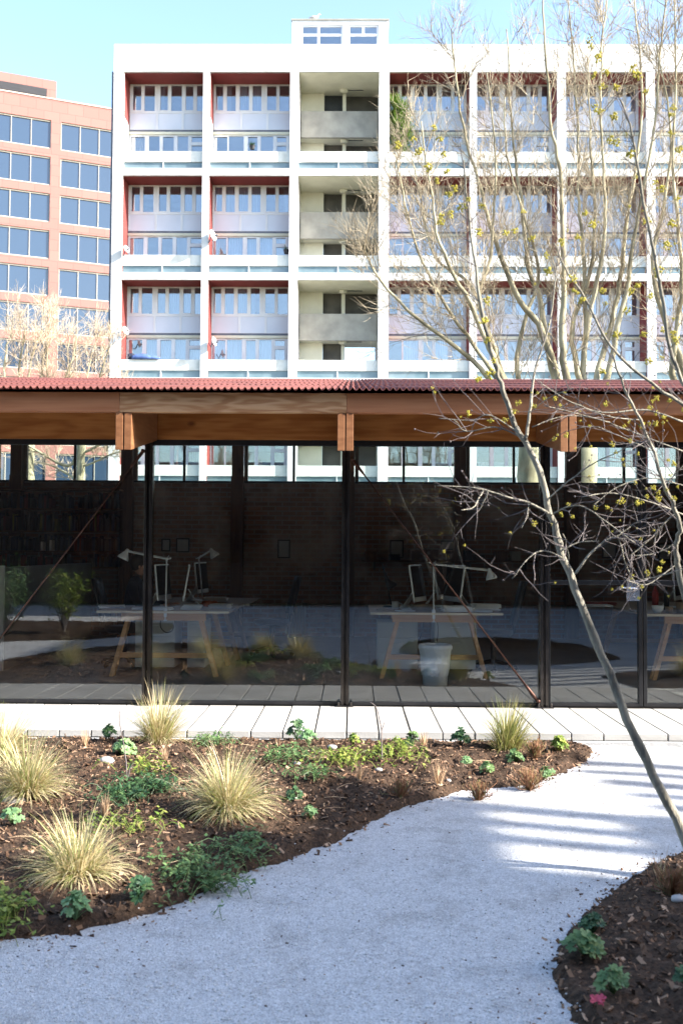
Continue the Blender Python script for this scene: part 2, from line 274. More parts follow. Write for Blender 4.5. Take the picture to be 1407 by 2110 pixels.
# ------------------------------------------------------------ mesh helpers
ORG = {}
class MB:
    def __init__(s): s.v = []; s.f = []; s.m = []
    def add(s, vs, fs, m=0):
        o = len(s.v); s.v.extend([tuple(x) for x in vs]); s.f.extend([tuple(i + o for i in f) for f in fs]); s.m.extend([m] * len(fs))
    def box(s, x0, x1, y0, y1, z0, z1, m=0):
        s.add([(x0, y0, z0), (x1, y0, z0), (x1, y1, z0), (x0, y1, z0), (x0, y0, z1), (x1, y0, z1), (x1, y1, z1), (x0, y1, z1)],
              [(3, 2, 1, 0), (4, 5, 6, 7), (0, 1, 5, 4), (1, 2, 6, 5), (2, 3, 7, 6), (3, 0, 4, 7)], m)
    def obox(s, mat, sx, sy, sz, m=0):
        vs = [mat @ Vector((x * sx / 2, y * sy / 2, z * sz / 2)) for z in (-1, 1) for x, y in ((-1, -1), (1, -1), (1, 1), (-1, 1))]
        s.add(vs, [(3, 2, 1, 0), (4, 5, 6, 7), (0, 1, 5, 4), (1, 2, 6, 5), (2, 3, 7, 6), (3, 0, 4, 7)], m)
    def bar(s, a, b, wx, wy, m=0, up=(0, 0, 1)):
        a = Vector(a); b = Vector(b); d = b - a
        q = d.to_track_quat('Z', 'Y').to_matrix().to_4x4()
        s.obox(Matrix.Translation((a + b) / 2) @ q, wx, wy, d.length, m)
    def prism(s, pts, y0, y1, m=0):
        """outline in x, z pushed along y"""
        n = len(pts)
        s.add([(p[0], y0, p[1]) for p in pts] + [(p[0], y1, p[1]) for p in pts],
              [tuple(range(n)), tuple(range(2 * n - 1, n - 1, -1))] + [(i, i + n, (i + 1) % n + n, (i + 1) % n) for i in range(n)], m)
    def prismx(s, pts, x0, x1, m=0):
        n = len(pts)
        s.add([(x0, p[0], p[1]) for p in pts] + [(x1, p[0], p[1]) for p in pts],
              [tuple(range(n - 1, -1, -1)), tuple(range(n, 2 * n))] + [(i, (i + 1) % n, (i + 1) % n + n, i + n) for i in range(n)], m)
    def tube(s, pts, rad, n=6, m=0, cap=True):
        pts = [Vector(p) for p in pts]; k = len(pts)
        if not hasattr(rad, '__len__'): rad = [rad] * k
        o = len(s.v); pn = None
        for i, p in enumerate(pts):
            d = (pts[min(i + 1, k - 1)] - pts[max(i - 1, 0)])
            if d.length < 1e-9: d = Vector((0, 0, 1))
            d.normalize()
            if pn is None:
                a = Vector((0, 0, 1)) if abs(d.z) < 0.9 else Vector((1, 0, 0)); pn = (a - d * a.dot(d)).normalized()
            else:
                pn = pn - d * pn.dot(d)
                pn = pn.normalized() if pn.length > 1e-6 else d.orthogonal().normalized()
            bn = d.cross(pn)
            for j in range(n):
                t = 2 * math.pi * j / n
                s.v.append(tuple(p + (pn * math.cos(t) + bn * math.sin(t)) * rad[i]))
        for i in range(k - 1):
            for j in range(n):
                a = o + i * n + j; b = o + i * n + (j + 1) % n
                s.f.append((a, b, b + n, a + n)); s.m.append(m)
        if cap:
            s.f.append(tuple(o + j for j in range(n - 1, -1, -1))); s.m.append(m)
            s.f.append(tuple(o + (k - 1) * n + j for j in range(n))); s.m.append(m)
    def lathe(s, prof, c, n=20, m=0, ax=None):
        c = Vector(c); q = (Vector(ax).to_track_quat('Z', 'Y').to_matrix() if ax is not None else Matrix.Identity(3))
        o = len(s.v); k = len(prof)
        for r, z in prof:
            for j in range(n):
                t = 2 * math.pi * j / n
                s.v.append(tuple(c + q @ Vector((r * math.cos(t), r * math.sin(t), z))))
        for i in range(k - 1):
            for j in range(n):
                a = o + i * n + j; b = o + i * n + (j + 1) % n
                s.f.append((a, b, b + n, a + n)); s.m.append(m)
    def ball(s, c, r, m=0, sc=(1, 1, 1), n=8, jit=0.0):
        c = Vector(c); prof = []
        k = max(4, n // 2 + 1); o = len(s.v)
        for i in range(k + 1):
            a = math.pi * i / k
            for j in range(n):
                t = 2 * math.pi * j / n; rr = r * (1 + (rnd.random() - 0.5) * jit)
                s.v.append((c.x + rr * math.sin(a) * math.cos(t) * sc[0], c.y + rr * math.sin(a) * math.sin(t) * sc[1], c.z - rr * math.cos(a) * sc[2]))
        for i in range(k):
            for j in range(n):
                a = o + i * n + j; b = o + i * n + (j + 1) % n
                s.f.append((a, b, b + n, a + n)); s.m.append(m)
    def build(s, name, mats, parent=None, smooth=False, bevel=0.0, origin=None):
        if not isinstance(mats, (list, tuple)): mats = [mats]
        me = bpy.data.meshes.new(name)
        if parent is not None: org = ORG[parent]
        elif origin is not None: org = Vector(origin)
        else:
            a = np.array(s.v); org = Vector(((a[:, 0].min() + a[:, 0].max()) / 2, (a[:, 1].min() + a[:, 1].max()) / 2, a[:, 2].min()))
        a = np.array(s.v, dtype=np.float64) - np.array(org)
        me.from_pydata(a.tolist(), [], s.f)
        for mm in mats: me.materials.append(mm)
        if len(mats) > 1: me.polygons.foreach_set('material_index', s.m)
        if smooth: me.polygons.foreach_set('use_smooth', [True] * len(me.polygons))
        me.update()
        ob = bpy.data.objects.new(name, me); COL.objects.link(ob)
        ORG[ob] = org
        if parent is not None: ob.parent = parent
        else: ob.location = org
        if bevel > 0:
            bm = ob.modifiers.new('bevel', 'BEVEL'); bm.width = bevel; bm.segments = 2; bm.limit_method = 'ANGLE'
        return ob
def tag(o, label=None, cat=None, group=None, kind=None):
    if label: o['label'] = label
    if cat: o['category'] = cat
    if group: o['group'] = group
    if kind: o['kind'] = kind
    return o
def thing(name, loc, label, cat, group=None):
    o = bpy.data.objects.new(name, None); COL.objects.link(o); o.location = loc; o.empty_display_size = 0.2
    ORG[o] = Vector(loc); return tag(o, label, cat, group)
def dup(root, loc, rz=0.0, label=None, scale=1.0):
    r = root.copy(); COL.objects.link(r); r.location = loc; r.rotation_euler = (0, 0, rz); r.scale = (scale,) * 3
    if label: r['label'] = label
    for ch in list(root.children):
        c = ch.copy(); COL.objects.link(c); c.parent = r
        for g in ch.children:
            d = g.copy(); COL.objects.link(d); d.parent = c
    return r
def bx(name, m, parent, *b, bevel=0.0):
    q = MB(); q.box(*b); return q.build(name, m, parent, bevel=bevel)
def fbm(x, y, z=0.0, o=4): return noise.fractal(Vector((x, y, z)), 1.0, 2.0, o)

# ============================================================ GROUND
def sheet(name, m, x0, x1, y0, y1, z, kind='structure'):
    q = MB(); q.add([(x0, y0, z), (x1, y0, z), (x1, y1, z), (x0, y1, z)], [(0, 1, 2, 3)]); return tag(q.build(name, m), kind=kind)
sheet('ground', M['ground'], -900, 900, -900, 1500, -0.03)
YK = G(700, 1530).y           # face of the kerb
YG = 9.05                     # glass line
ZPV = 0.085                   # top of the paving
# gravel with gentle undulations
q = MB(); xs = np.linspace(-9, 9, 121); ys = np.linspace(-7.5, YK + 0.04, 101)
for y in ys:
    for x in xs: q.v.append((x, y, 0.012 * fbm(x * 0.9, y * 0.9)))
for j in range(100):
    for i in range(120):
        a = j * 121 + i; q.f.append((a, a + 1, a + 122, a + 121)); q.m.append(0)
tag(q.build('gravel_path', M['gravel'], smooth=True), 'pale gravel path winding between bark covered beds', kind='structure')
# paving planks, laid side by side in front of the glass
q = MB(); x0 = XP(648, YK, 1508)
SW = 0.2475
for k in range(-16, 18):
    a = x0 + k * SW; g = 0.004 + rnd.random() * 0.003; dz = (rnd.random() - 0.5) * 0.004
    yf = YK + (rnd.random() - 0.5) * 0.006
    q.box(a + g, a + SW - g, yf, YG - 0.06, 0.03, ZPV + dz)
pv = tag(q.build('paving', M['paver'], bevel=0.004), 'strip of pale concrete planks in front of the glass wall', kind='structure')
bx('paving_base', M['joint'], None, -6.5, 6.5, YK + 0.012, YG + 0.25, -0.02, ZPV - 0.03)['kind'] = 'structure'
q = MB()
for k in range(-9, 10):
    q.box(x0 + k * SW * 2 + 0.003, x0 + (k + 1) * SW * 2 - 0.003, YK - 0.055, YK - 0.006, -0.03, 0.026 + rnd.random() * 0.004)
tag(q.build('kerb', M['kerbstone'], bevel=0.004), kind='structure')

# ------------------------------------------------------------ planting beds
def g2(px, py):
    p = G(px, py); return (p.x, p.y)
bedL = [g2(*p) for p in ((0, 1948), (100, 1936), (230, 1906), (330, 1880), (390, 1856), (500, 1802), (600, 1766), (700, 1731), (775, 1691), (850, 1665), (950, 1634), (1050, 1624), (1110, 1614), (1170, 1586), (1215, 1562), (1226, 1546))]
bedL += [(bedL[-1][0] - 0.1, YK - 0.06), (-4.1, YK - 0.06), (-4.4, 7.0), (-4.55, 5.6), (-4.2, 4.3), (-3.4, 3.2), (-2.5, 2.85), (-1.8, 3.3)]
bedR = [g2(*p) for p in ((1407, 1757), (1370, 1775), (1312, 1800), (1270, 1832), (1212, 1872), (1162, 1922), (1132, 1978), (1136, 2032), (1162, 2084), (1210, 2140))]
bedR += [(0.95, 2.3), (1.5, 1.7), (2.6, 1.6), (3.6, 2.6), (3.7, 4.4), (2.6, 5.0)]
bedB = [(-8, -1.5), (-3.4, -1.2), (-3.2, 0.6), (-4.2, 1.9), (-6.0, 2.6), (-8, 2.4)]
bedD = [(2.9, 6.3), (3.6, 5.9), (4.8, 5.9), (5.6, 6.5), (5.6, 7.5), (3.2, 7.5)]
def sdist(poly, X, Y):
    P2 = np.array(poly + [poly[0]]); d = np.full(X.shape, 1e9); ins = np.zeros(X.shape, bool)
    for (ax, ay), (bx_, by) in zip(P2[:-1], P2[1:]):
        vx, vy = bx_ - ax, by - ay; t = np.clip(((X - ax) * vx + (Y - ay) * vy) / (vx * vx + vy * vy + 1e-12), 0, 1)
        d = np.minimum(d, np.hypot(X - ax - t * vx, Y - ay - t * vy))
        c = ((ay > Y) != (by > Y)) & (X < (bx_ - ax) * (Y - ay) / (by - ay + 1e-12) + ax); ins ^= c
    return np.where(ins, d, -d)
def bedz(x, y, d):
    d = d + 0.04 * fbm(x * 8, y * 8, 3) + 0.018 * fbm(x * 31, y * 31, 7, 2)
    base = -0.03 + min(0.075, max(0, (d + 0.02) * 0.9)) if d < 0.12 else 0.045 + min(0.05, (d - 0.12) * 0.09)
    return base + max(0, min(1, d * 6)) * (0.034 * fbm(x * 4.5, y * 4.5) + 0.020 * fbm(x * 17, y * 17, 5, 4))
BEDS = []
def bed(name, poly, step, label):
    a = np.array(poly); xs = np.arange(a[:, 0].min() - 0.06, a[:, 0].max() + 0.07, step); ys = np.arange(a[:, 1].min() - 0.06, a[:, 1].max() + 0.07, step)
    X, Y = np.meshgrid(xs, ys); D = sdist(poly, X, Y)
    q = MB(); idx = -np.ones(X.shape, int)
    for j in range(X.shape[0]):
        for i in range(X.shape[1]):
            if D[j, i] > -0.09:
                idx[j, i] = len(q.v); q.v.append((X[j, i], min(Y[j, i], YK - 0.058), bedz(X[j, i], Y[j, i], D[j, i])))
    for j in range(X.shape[0] - 1):
        for i in range(X.shape[1] - 1):
            f = (idx[j, i], idx[j, i + 1], idx[j + 1, i + 1], idx[j + 1, i])
            if min(f) >= 0: q.f.append(tuple(int(k) for k in f)); q.m.append(0)
    BEDS.append(poly)
    return tag(q.build(name, M['soil'], smooth=True), label, kind='structure')
bed('planting_bed', bedL, 0.022, 'bark covered bed of grasses between path and paving')
bed('planting_bed', bedR, 0.022, 'bark covered bed in the shade at the path corner')
bed('planting_bed', bedB, 0.06, 'bark covered bed behind the path')
bed('planting_bed', bedD, 0.06, 'bark covered bed beside the paving')
def soil_z(x, y):
    z = 0.0
    for p in BEDS:
        d = float(sdist(p, np.array([x]), np.array([y]))[0])
        if d > -0.05: z = max(z, bedz(x, y, d))
    return z
def BG(px, py):
    """the spot of bed soil seen at that place of the photograph"""
    p = G(px, py, 0.05); p.z = soil_z(p.x, p.y); return p
# loose bark chips
def chips(poly, n, ylim=99):
    a = np.array(poly); X = np.array([rnd.uniform(a[:, 0].min(), a[:, 0].max()) for _ in range(n)]); Y = np.array([rnd.uniform(a[:, 1].min(), min(ylim, a[:, 1].max())) for _ in range(n)])
    D = sdist(poly, X, Y); q = MB()
    for x, y, d in zip(X, Y, D):
        if d < 0.015 and rnd.random() > math.exp((d - 0.015) * 30): continue
        L = 0.009 + 0.032 * rnd.random() ** 2.4; W = L * rnd.uniform(0.25, 0.6); T = rnd.uniform(0.002, 0.006)
        m = Matrix.Translation((x, y, max(0.0, bedz(x, y, d)) + T * 0.4)) @ Matrix.Rotation(rnd.uniform(0, 6.28), 4, 'Z') @ Matrix.Rotation(rnd.gauss(0, 0.6), 4, 'Y') @ Matrix.Rotation(rnd.gauss(0, 0.6), 4, 'X')
        q.obox(m, L, W, T)
    return q
tag(chips(bedL, 38000).build('bark_chips', M['chips']), 'loose brown bark chips over the wide bed', kind='stuff')
tag(chips(bedR, 13000).build('bark_chips', M['chips']), 'loose brown bark chips over the shaded corner bed', kind='stuff')
# dead stalks lying about
q = MB()
for _ in range(420):
    x, y = rnd.uniform(-3.2, 2.1), rnd.uniform(3.6, YK - 0.1); d = float(sdist(bedL, np.array([x]), np.array([y]))[0])
    if d < 0.02: continue
    a = rnd.uniform(0, 6.28); L = rnd.uniform(0.03, 0.16); z = bedz(x, y, d) + 0.008; e = Vector((math.cos(a), math.sin(a), rnd.gauss(0, 0.12))) * L
    q.tube([Vector((x, y, z)), Vector((x, y, z)) + e * 0.5 + Vector((rnd.gauss(0, .006), rnd.gauss(0, .006), 0.006)), Vector((x, y, z)) + e], [0.0016, 0.002, 0.001], 4)
tag(q.build('straw_litter', M['dry']), 'dead straw stalks scattered over the bark', kind='stuff')
# bits of bark and small stones kicked over the gravel
q = MB(); A = np.array(bedL)
for _ in range(3200):
    px, py = rnd.uniform(-100, 1450), rnd.uniform(1560, 2140); p = G(px, py)
    d = max(float(sdist(bedL, np.array([p.x]), np.array([p.y]))[0]), float(sdist(bedR, np.array([p.x]), np.array([p.y]))[0]))
    if d > 0 or p.y > YK - 0.08: continue
    if rnd.random() > 0.025 + math.exp(d * 9): continue
    L = rnd.uniform(0.004, 0.012)
    q.obox(Matrix.Translation((p.x, p.y, 0.012 * fbm(p.x * 0.9, p.y * 0.9) + 0.002)) @ Matrix.Rotation(rnd.uniform(0, 6), 4, 'Z') @ Matrix.Rotation(rnd.gauss(0, 0.4), 4, 'X'), L, L * 0.4, 0.003)
tag(q.build('bark_crumbs', M['chips']), 'bark crumbs strewn over the gravel edge', kind='stuff')
q = MB()
for _ in range(5000):
    px, py = rnd.uniform(-60, 1470), 1560 + 560 * rnd.random() ** 0.7; p = G(px, py)
    d = max(float(sdist(bedL, np.array([p.x]), np.array([p.y]))[0]), float(sdist(bedR, np.array([p.x]), np.array([p.y]))[0]))
    if d > 0.05 or p.y > YK - 0.08: continue
    if d > 0 and rnd.random() < 0.8: continue
    r = rnd.uniform(0.0022, 0.0055); z = 0.012 * fbm(p.x * 0.9, p.y * 0.9) if d < 0 else bedz(p.x, p.y, d)
    q.ball((p.x, p.y, z + r * 0.3), r, n=5, sc=(rnd.uniform(0.8, 1.5), 1, 0.7), jit=0.3)
tag(q.build('loose_gravel', M['pebble']), 'loose pale pebbles on the path', kind='stuff')

# ============================================================ STUDIO PAVILION
YF, YB = 7.97, 16.1                 # fascia face, rear wall
SL = math.tan(R(10.2))
st = thing('studio_pavilion', (0, YG, 0), 'long glazed timber studio with red corrugated roof across the garden', 'studio')
BAY = 1.785
XC = [XP(711, YG, 1300) + BAY * k for k in range(-3, 5)]        # column centre lines
XL, XR = XC[0] - 0.4, XC[-1] + 0.4
ze = ZP(806, YF - 0.08)                                         # eave
# roof: five courses of corrugated sheets lapping one another
q = MB(); PIT = 0.0535; AMP = 0.0135
nx = int((XR - XL) / PIT * 8); y_top = 16.9; courses = [YF - 0.09, 9.3, 11.0, 12.8, 14.7, y_top]
xs = [XL + (XR - XL) * i / nx for i in range(nx + 1)]
for c in range(5):
    ya, yb = courses[c], courses[c + 1] + (0.16 if c < 4 else 0)
    seg = 3; o = len(q.v)
    for k in range(seg + 1):
        t = k / seg; y = ya + (yb - ya) * t
        for i, x in enumerate(xs):
            sh = math.floor((x + c * 0.43) / 0.855)
            jz = (noise.noise(Vector((sh * 3.7, c * 5.1, 0)))) * 0.005
            z = ze + AMP + (y - courses[0]) * SL + AMP * math.cos(2 * math.pi * (x / PIT)) + 0.010 * (1 - t) + jz + 0.006 * noise.noise(Vector((x * 0.9, y * 0.7, 2)))
            q.v.append((x, y + (jz * 2 if k == 0 else 0), z))
    W = nx + 1
    for k in range(seg):
        for i in range(nx):
            a = o + k * W + i; q.f.append((a, a + 1, a + 1 + W, a + W)); q.m.append(0)
rf = q.build('roof', M['roof_red'], st, smooth=True)
sm = rf.modifiers.new('thickness', 'SOLIDIFY'); sm.thickness = 0.005; sm.offset = -1
# purlins / boarding under the roof
q = MB(); q.prismx([(YF + 0.04, ze - 0.006), (y_top - 0.05, ze - 0.006 + (y_top - YF - 0.05) * SL), (y_top - 0.05, ze - 0.035 + (y_top - YF - 0.05) * SL), (YF + 0.04, ze - 0.035)], XL + 0.02, XR - 0.02)
q.build('roof_boarding', M['plaster_in'], st)
# fascia boards
zf0, zf1 = ZP(850, YF), ZP(809, YF)
j1, j2 = XP(247, YF, 830), XP(714, YF, 830)
for a, b, m, lab in ((XL, j1 - 0.001, 'fascia_red', 'plain reddish fascia board'), (j1 + 0.001, j2 - 0.001, 'fascia_fig', 'pale boldly figured fascia board'), (j2 + 0.001, XR, 'fascia_red', 'reddish brown fascia board')):
    ob = bx('fascia_board', M[m], st, a, b, YF, YF + 0.075, zf0, zf1, bevel=0.003); ob['label'] = lab
# header beam between rafters, on the glass line
zh0, zh1 = ZP(907, YG), 2.76
for a, b in zip(XC[:-1], XC[1:]):
    bx('header_beam', M['beam'], st, a + 0.066, b - 0.066, YG - 0.03, YG + 0.09, zh0, zh1, bevel=0.003)
# paired rafters following the roof slope
rt0, rb0 = zf0 - 0.003, ZP(928, YF)
for x in XC:
    q = MB()
    for s in (-1, 1):
        xa, xb = (x - 0.064, x - 0.005) if s < 0 else (x + 0.005, x + 0.064)
        ye = YB + 0.35
        yn = YF + 0.08
        q.prismx([(YF, rb0), (ye, rb0 + (ye - YF) * SL), (ye, ze - 0.04 + (ye - YF) * SL), (yn, ze - 0.04 + (yn - YF) * SL), (yn, rt0), (YF, rt0)], xa, xb)
    q.build('rafter', M['rafter'], st, bevel=0.003)
# steel columns: two channels back to back with a rough weld seam between them
zc1 = rb0 + (YG - YF) * SL - 0.003
for x in XC:
    q = MB()
    q.box(x - 0.036, x - 0.012, YG - 0.075, YG + 0.02, ZPV, zc1); q.box(x + 0.010, x + 0.036, YG - 0.06, YG + 0.02, ZPV, zc1)
    q.box(x - 0.0115, x + 0.0095, YG - 0.045, YG + 0.018, ZPV, zc1)
    pts = [(x - 0.0005 + 0.0015 * rnd.gauss(0, 1), YG - 0.049, ZPV + 0.01 + (zc1 - ZPV - 0.03) * k / 150) for k in range(151)]
    q.tube(pts, [0.0038 + 0.0014 * rnd.random() for _ in pts], 5)
    q.box(x - 0.075, x + 0.075, YG - 0.115, YG + 0.04, ZPV - 0.001, ZPV + 0.012)
    for dx in (-0.055, 0.055): q.lathe([(0.0, 0.030), (0.012, 0.030), (0.012, 0.0)], (x + dx, YG - 0.09, ZPV + 0.012), 8)
    q.build('steel_column', M['steel'], st, bevel=0.003)
# head and bottom rails
bx('head_rail', M['frame_dark'], st, XL, XR, YG - 0.028, YG + 0.04, ZP(918, YG), zh0 - 0.003)
for i in range(len(XC) - 1):
    if i != 4: bx('bottom_rail', M['frame_dark'], st, XC[i] + 0.04, XC[i + 1] - 0.04, YG - 0.028, YG + 0.03, ZPV + 0.004, ZPV + 0.035, bevel=0.003)
# glass panes
zg1 = ZP(918, YG)
XD = XP(1322, YG, 1300)                     # door meeting stile
for i in range(len(XC) - 1):
    if i == 4: continue
    bx('glass_pane', M['glass'], st, XC[i] + 0.038, XC[i + 1] - 0.038, YG - 0.004, YG + 0.004, ZPV + 0.035, zg1)
zt0, zt1 = ZP(1201, YG), ZP(1191, YG)
# door in the fifth bay, side light beyond it
q = MB()
q.box(XC[4] + 0.04, XC[4] + 0.062, YG - 0.03, YG + 0.02, ZPV + 0.01, zg1); q.box(XD - 0.040, XD - 0.004, YG - 0.03, YG + 0.02, ZPV + 0.01, zg1)
q.box(XC[4] + 0.0625, XD - 0.0405, YG - 0.028, YG + 0.018, zt0, zt1); q.box(XC[4] + 0.0625, XD - 0.0405, YG - 0.028, YG + 0.018, ZPV + 0.008, ZPV + 0.04)
dr = q.build('door', M['frame_dark'], st, bevel=0.003)
bx('glass_pane', M['glass'], dr, XC[4] + 0.06, XD - 0.038, YG - 0.004, YG + 0.004, ZPV + 0.04, zt0)
bx('glass_pane', M['glass'], dr, XC[4] + 0.06, XD - 0.038, YG - 0.004, YG + 0.004, zt1, zg1)
q = MB(); pa = P(1290, 1238, YG - 0.035); pb = P(1316, 1195, YG - 0.035)
q.box(pa.x, pb.x, YG - 0.040, YG - 0.031, pa.z, pb.z)
hc = P(1306, 1212, YG - 0.04); q.lathe([(0.0, 0.05), (0.013, 0.05), (0.016, 0.0)], hc, 12, ax=(0, -1, 0))
q.tube([hc + Vector((0.01, -0.045, 0)), hc + Vector((-0.03, -0.052, 0.002)), hc + Vector((-0.115, -0.05, 0.006)), hc + Vector((-0.128, -0.035, 0.006))], 0.008, 8)
q.lathe([(0.0, 0.008), (0.014, 0.008), (0.016, 0.0)], hc + Vector((0.004, 0, -0.062)), 12, ax=(0, -1, 0))
q.build('handle', M['chrome'], dr, smooth=False)
q = MB(); q.box(XD + 0.002, XD + 0.036, YG - 0.03, YG + 0.02, ZPV + 0.01, zg1); q.box(XD + 0.0365, XC[5] - 0.04, YG - 0.028, YG + 0.018, zt0, zt1); q.box(XD + 0.0365, XC[5] - 0.04, YG - 0.028, YG + 0.018, ZPV + 0.008, ZPV + 0.04)
sdl = q.build('side_light', M['frame_dark'], st, bevel=0.003)
bx('glass_pane', M['glass'], sdl, XD + 0.03, XC[5] - 0.038, YG - 0.004, YG + 0.004, ZPV + 0.04, zt0)
bx('glass_pane', M['glass'], sdl, XD + 0.03, XC[5] - 0.038, YG - 0.004, YG + 0.004, zt1, zg1)
bx('threshold', M['steel'], st, XC[4] + 0.08, XC[5] - 0.08, YG - 0.05, YG + 0.04, ZPV - 0.001, ZPV + 0.006)
# rusty diagonal tie rods with forked ends
def rod(a, b):
    a = Vector(a); b = Vector(b); d = (b - a).normalized(); q = MB()
    q.tube([a + d * 0.12, b - d * 0.12], 0.0066, 8)
    for p, s in ((a, 1), (b, -1)):
        q.tube([p, p + d * s * 0.05, p + d * s * 0.15, p + d * s * 0.19], [0.015, 0.017, 0.011, 0.007], 8)
        q.lathe([(0.0, 0.03), (0.016, 0.03), (0.016, -0.03), (0.0, -0.03)], p, 10, ax=(0, 1, 0))
    q.build('tie_rod', M['rust'], st, smooth=True)
yr = YG - 0.05
rod((XC[2] - 0.055, yr, ZP(930, yr)), (XC[1] + 0.055, yr, ZP(1442, yr)))
rod((XC[3] + 0.055, yr, ZP(945, yr)), (XC[4] - 0.055, yr, ZP(1440, yr)))
# rear wall, clerestory posts and mullions, floor, end walls
zb = ZP(995, YB)
bx('rear_wall', M['brick_in'], st, XL, XR, YB, YB + 0.22, 0.02, zb)
bx('wall_coping', M['frame_dark'], st, XL, XR, YB - 0.02, YB + 0.24, zb + 0.002, zb + 0.03)
for x in XC:
    q = MB(); q.box(x - 0.09, x + 0.09, YB - 0.16, YB - 0.022, ZPV, 3.75); q.box(x - 0.10, x + 0.10, YB - 0.17, YB - 0.021, ZPV, zb + 0.10)
    q.build('post', M['post'], st, bevel=0.004)
    bx('post_cover', M['fence'], st, x + 0.102, x + 0.16, YB - 0.10, YB - 0.022, zb + 0.03, 3.75)
q = MB()
for a, b in zip(XC[:-1], XC[1:]):
    m_ = (a + b) / 2; q.box(m_ - 0.02, m_ + 0.02, YB + 0.06, YB + 0.11, zb + 0.03, 3.9)
q.box(XL, XR, YB + 0.05, YB + 0.12, 3.9, 3.96)
cl = q.build('clerestory_frame', M['frame_dark'], st)
for a, b in zip(XC[:-1], XC[1:]):
    m_ = (a + b) / 2
    bx('clerestory_pane', M['glass'], cl, a + 0.002, m_ - 0.021, YB + 0.08, YB + 0.088, zb + 0.03, 3.9)
    bx('clerestory_pane', M['glass'], cl, m_ + 0.021, b - 0.002, YB + 0.08, YB + 0.088, zb + 0.03, 3.9)
bx('floor', M['floor_in'], st, XL, XR, YG + 0.045, YB, 0.0, ZPV - 0.004)
for x0_, x1_ in ((XL - 0.1, XL), (XR, XR + 0.1)):
    q = MB(); q.prismx([(YG, 0), (YB + 0.3, 0), (YB + 0.3, ze + (YB + 0.3 - YF) * SL), (YG, ze + (YG - YF) * SL)], x0_, x1_); q.build('end_wall', M['plaster_in'], st)

# ============================================================ APARTMENT BLOCK
FB = 50.0
ap = thing('apartment_block', (0, FB, 0), 'white concrete apartment block with recessed balconies and red soffits', 'apartment block')
colpx = [(231, 252), (416, 430), (596, 613.5), (780, 801), (967, 982), (1148, 1166), (1332, 1350), (1516, 1532), (1700, 1716), (1884, 1900)]
CX = [(XP(a, FB, 450), XP(b, FB, 450)) for a, b in colpx]
ROWS = []                                   # z of each storey pair
per = (ZP(309, FB) - ZP(740, FB)) / 2
for k in range(5):
    base = ZP(309, FB) - per * k            # parapet top
    ROWS.append(dict(pt=base, top=base + 0.757 * per, pb=base - 0.102 * per, gb=base - 0.175 * per, sb=base - 0.245 * per))
RD = 51.37                                   # window plane
DEEP = 57.0
zroof = ZP(91, FB)
q = MB()
for a, b in CX: q.box(a, b, FB, DEEP, -0.02, ROWS[0]['top'])
q.box(CX[0][0] - 0.003, CX[-1][1], FB - 0.003, DEEP + 0.003, ROWS[0]['top'] + 0.003, zroof)
for k, r in enumerate(ROWS):
    for (a0, a), (b, b1) in zip(CX[:-1], CX[1:]):
        q.box(a, b, FB + 0.003, DEEP, max(r['sb'], 0.0) + 0.003, max(r['gb'], 0.05))
q.build('concrete_frame', M['white_conc'], ap)
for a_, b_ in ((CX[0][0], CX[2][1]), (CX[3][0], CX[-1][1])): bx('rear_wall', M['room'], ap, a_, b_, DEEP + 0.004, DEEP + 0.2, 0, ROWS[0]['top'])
UP = [(.034, .158), (.19, .325), (.3875, .5025), (.5375, .675), (.716, .831), (.869, .98)]
LO = [(.02, .2125), (.256, .394), (.428, .5875), (.625, .7625), (.80, .965)]
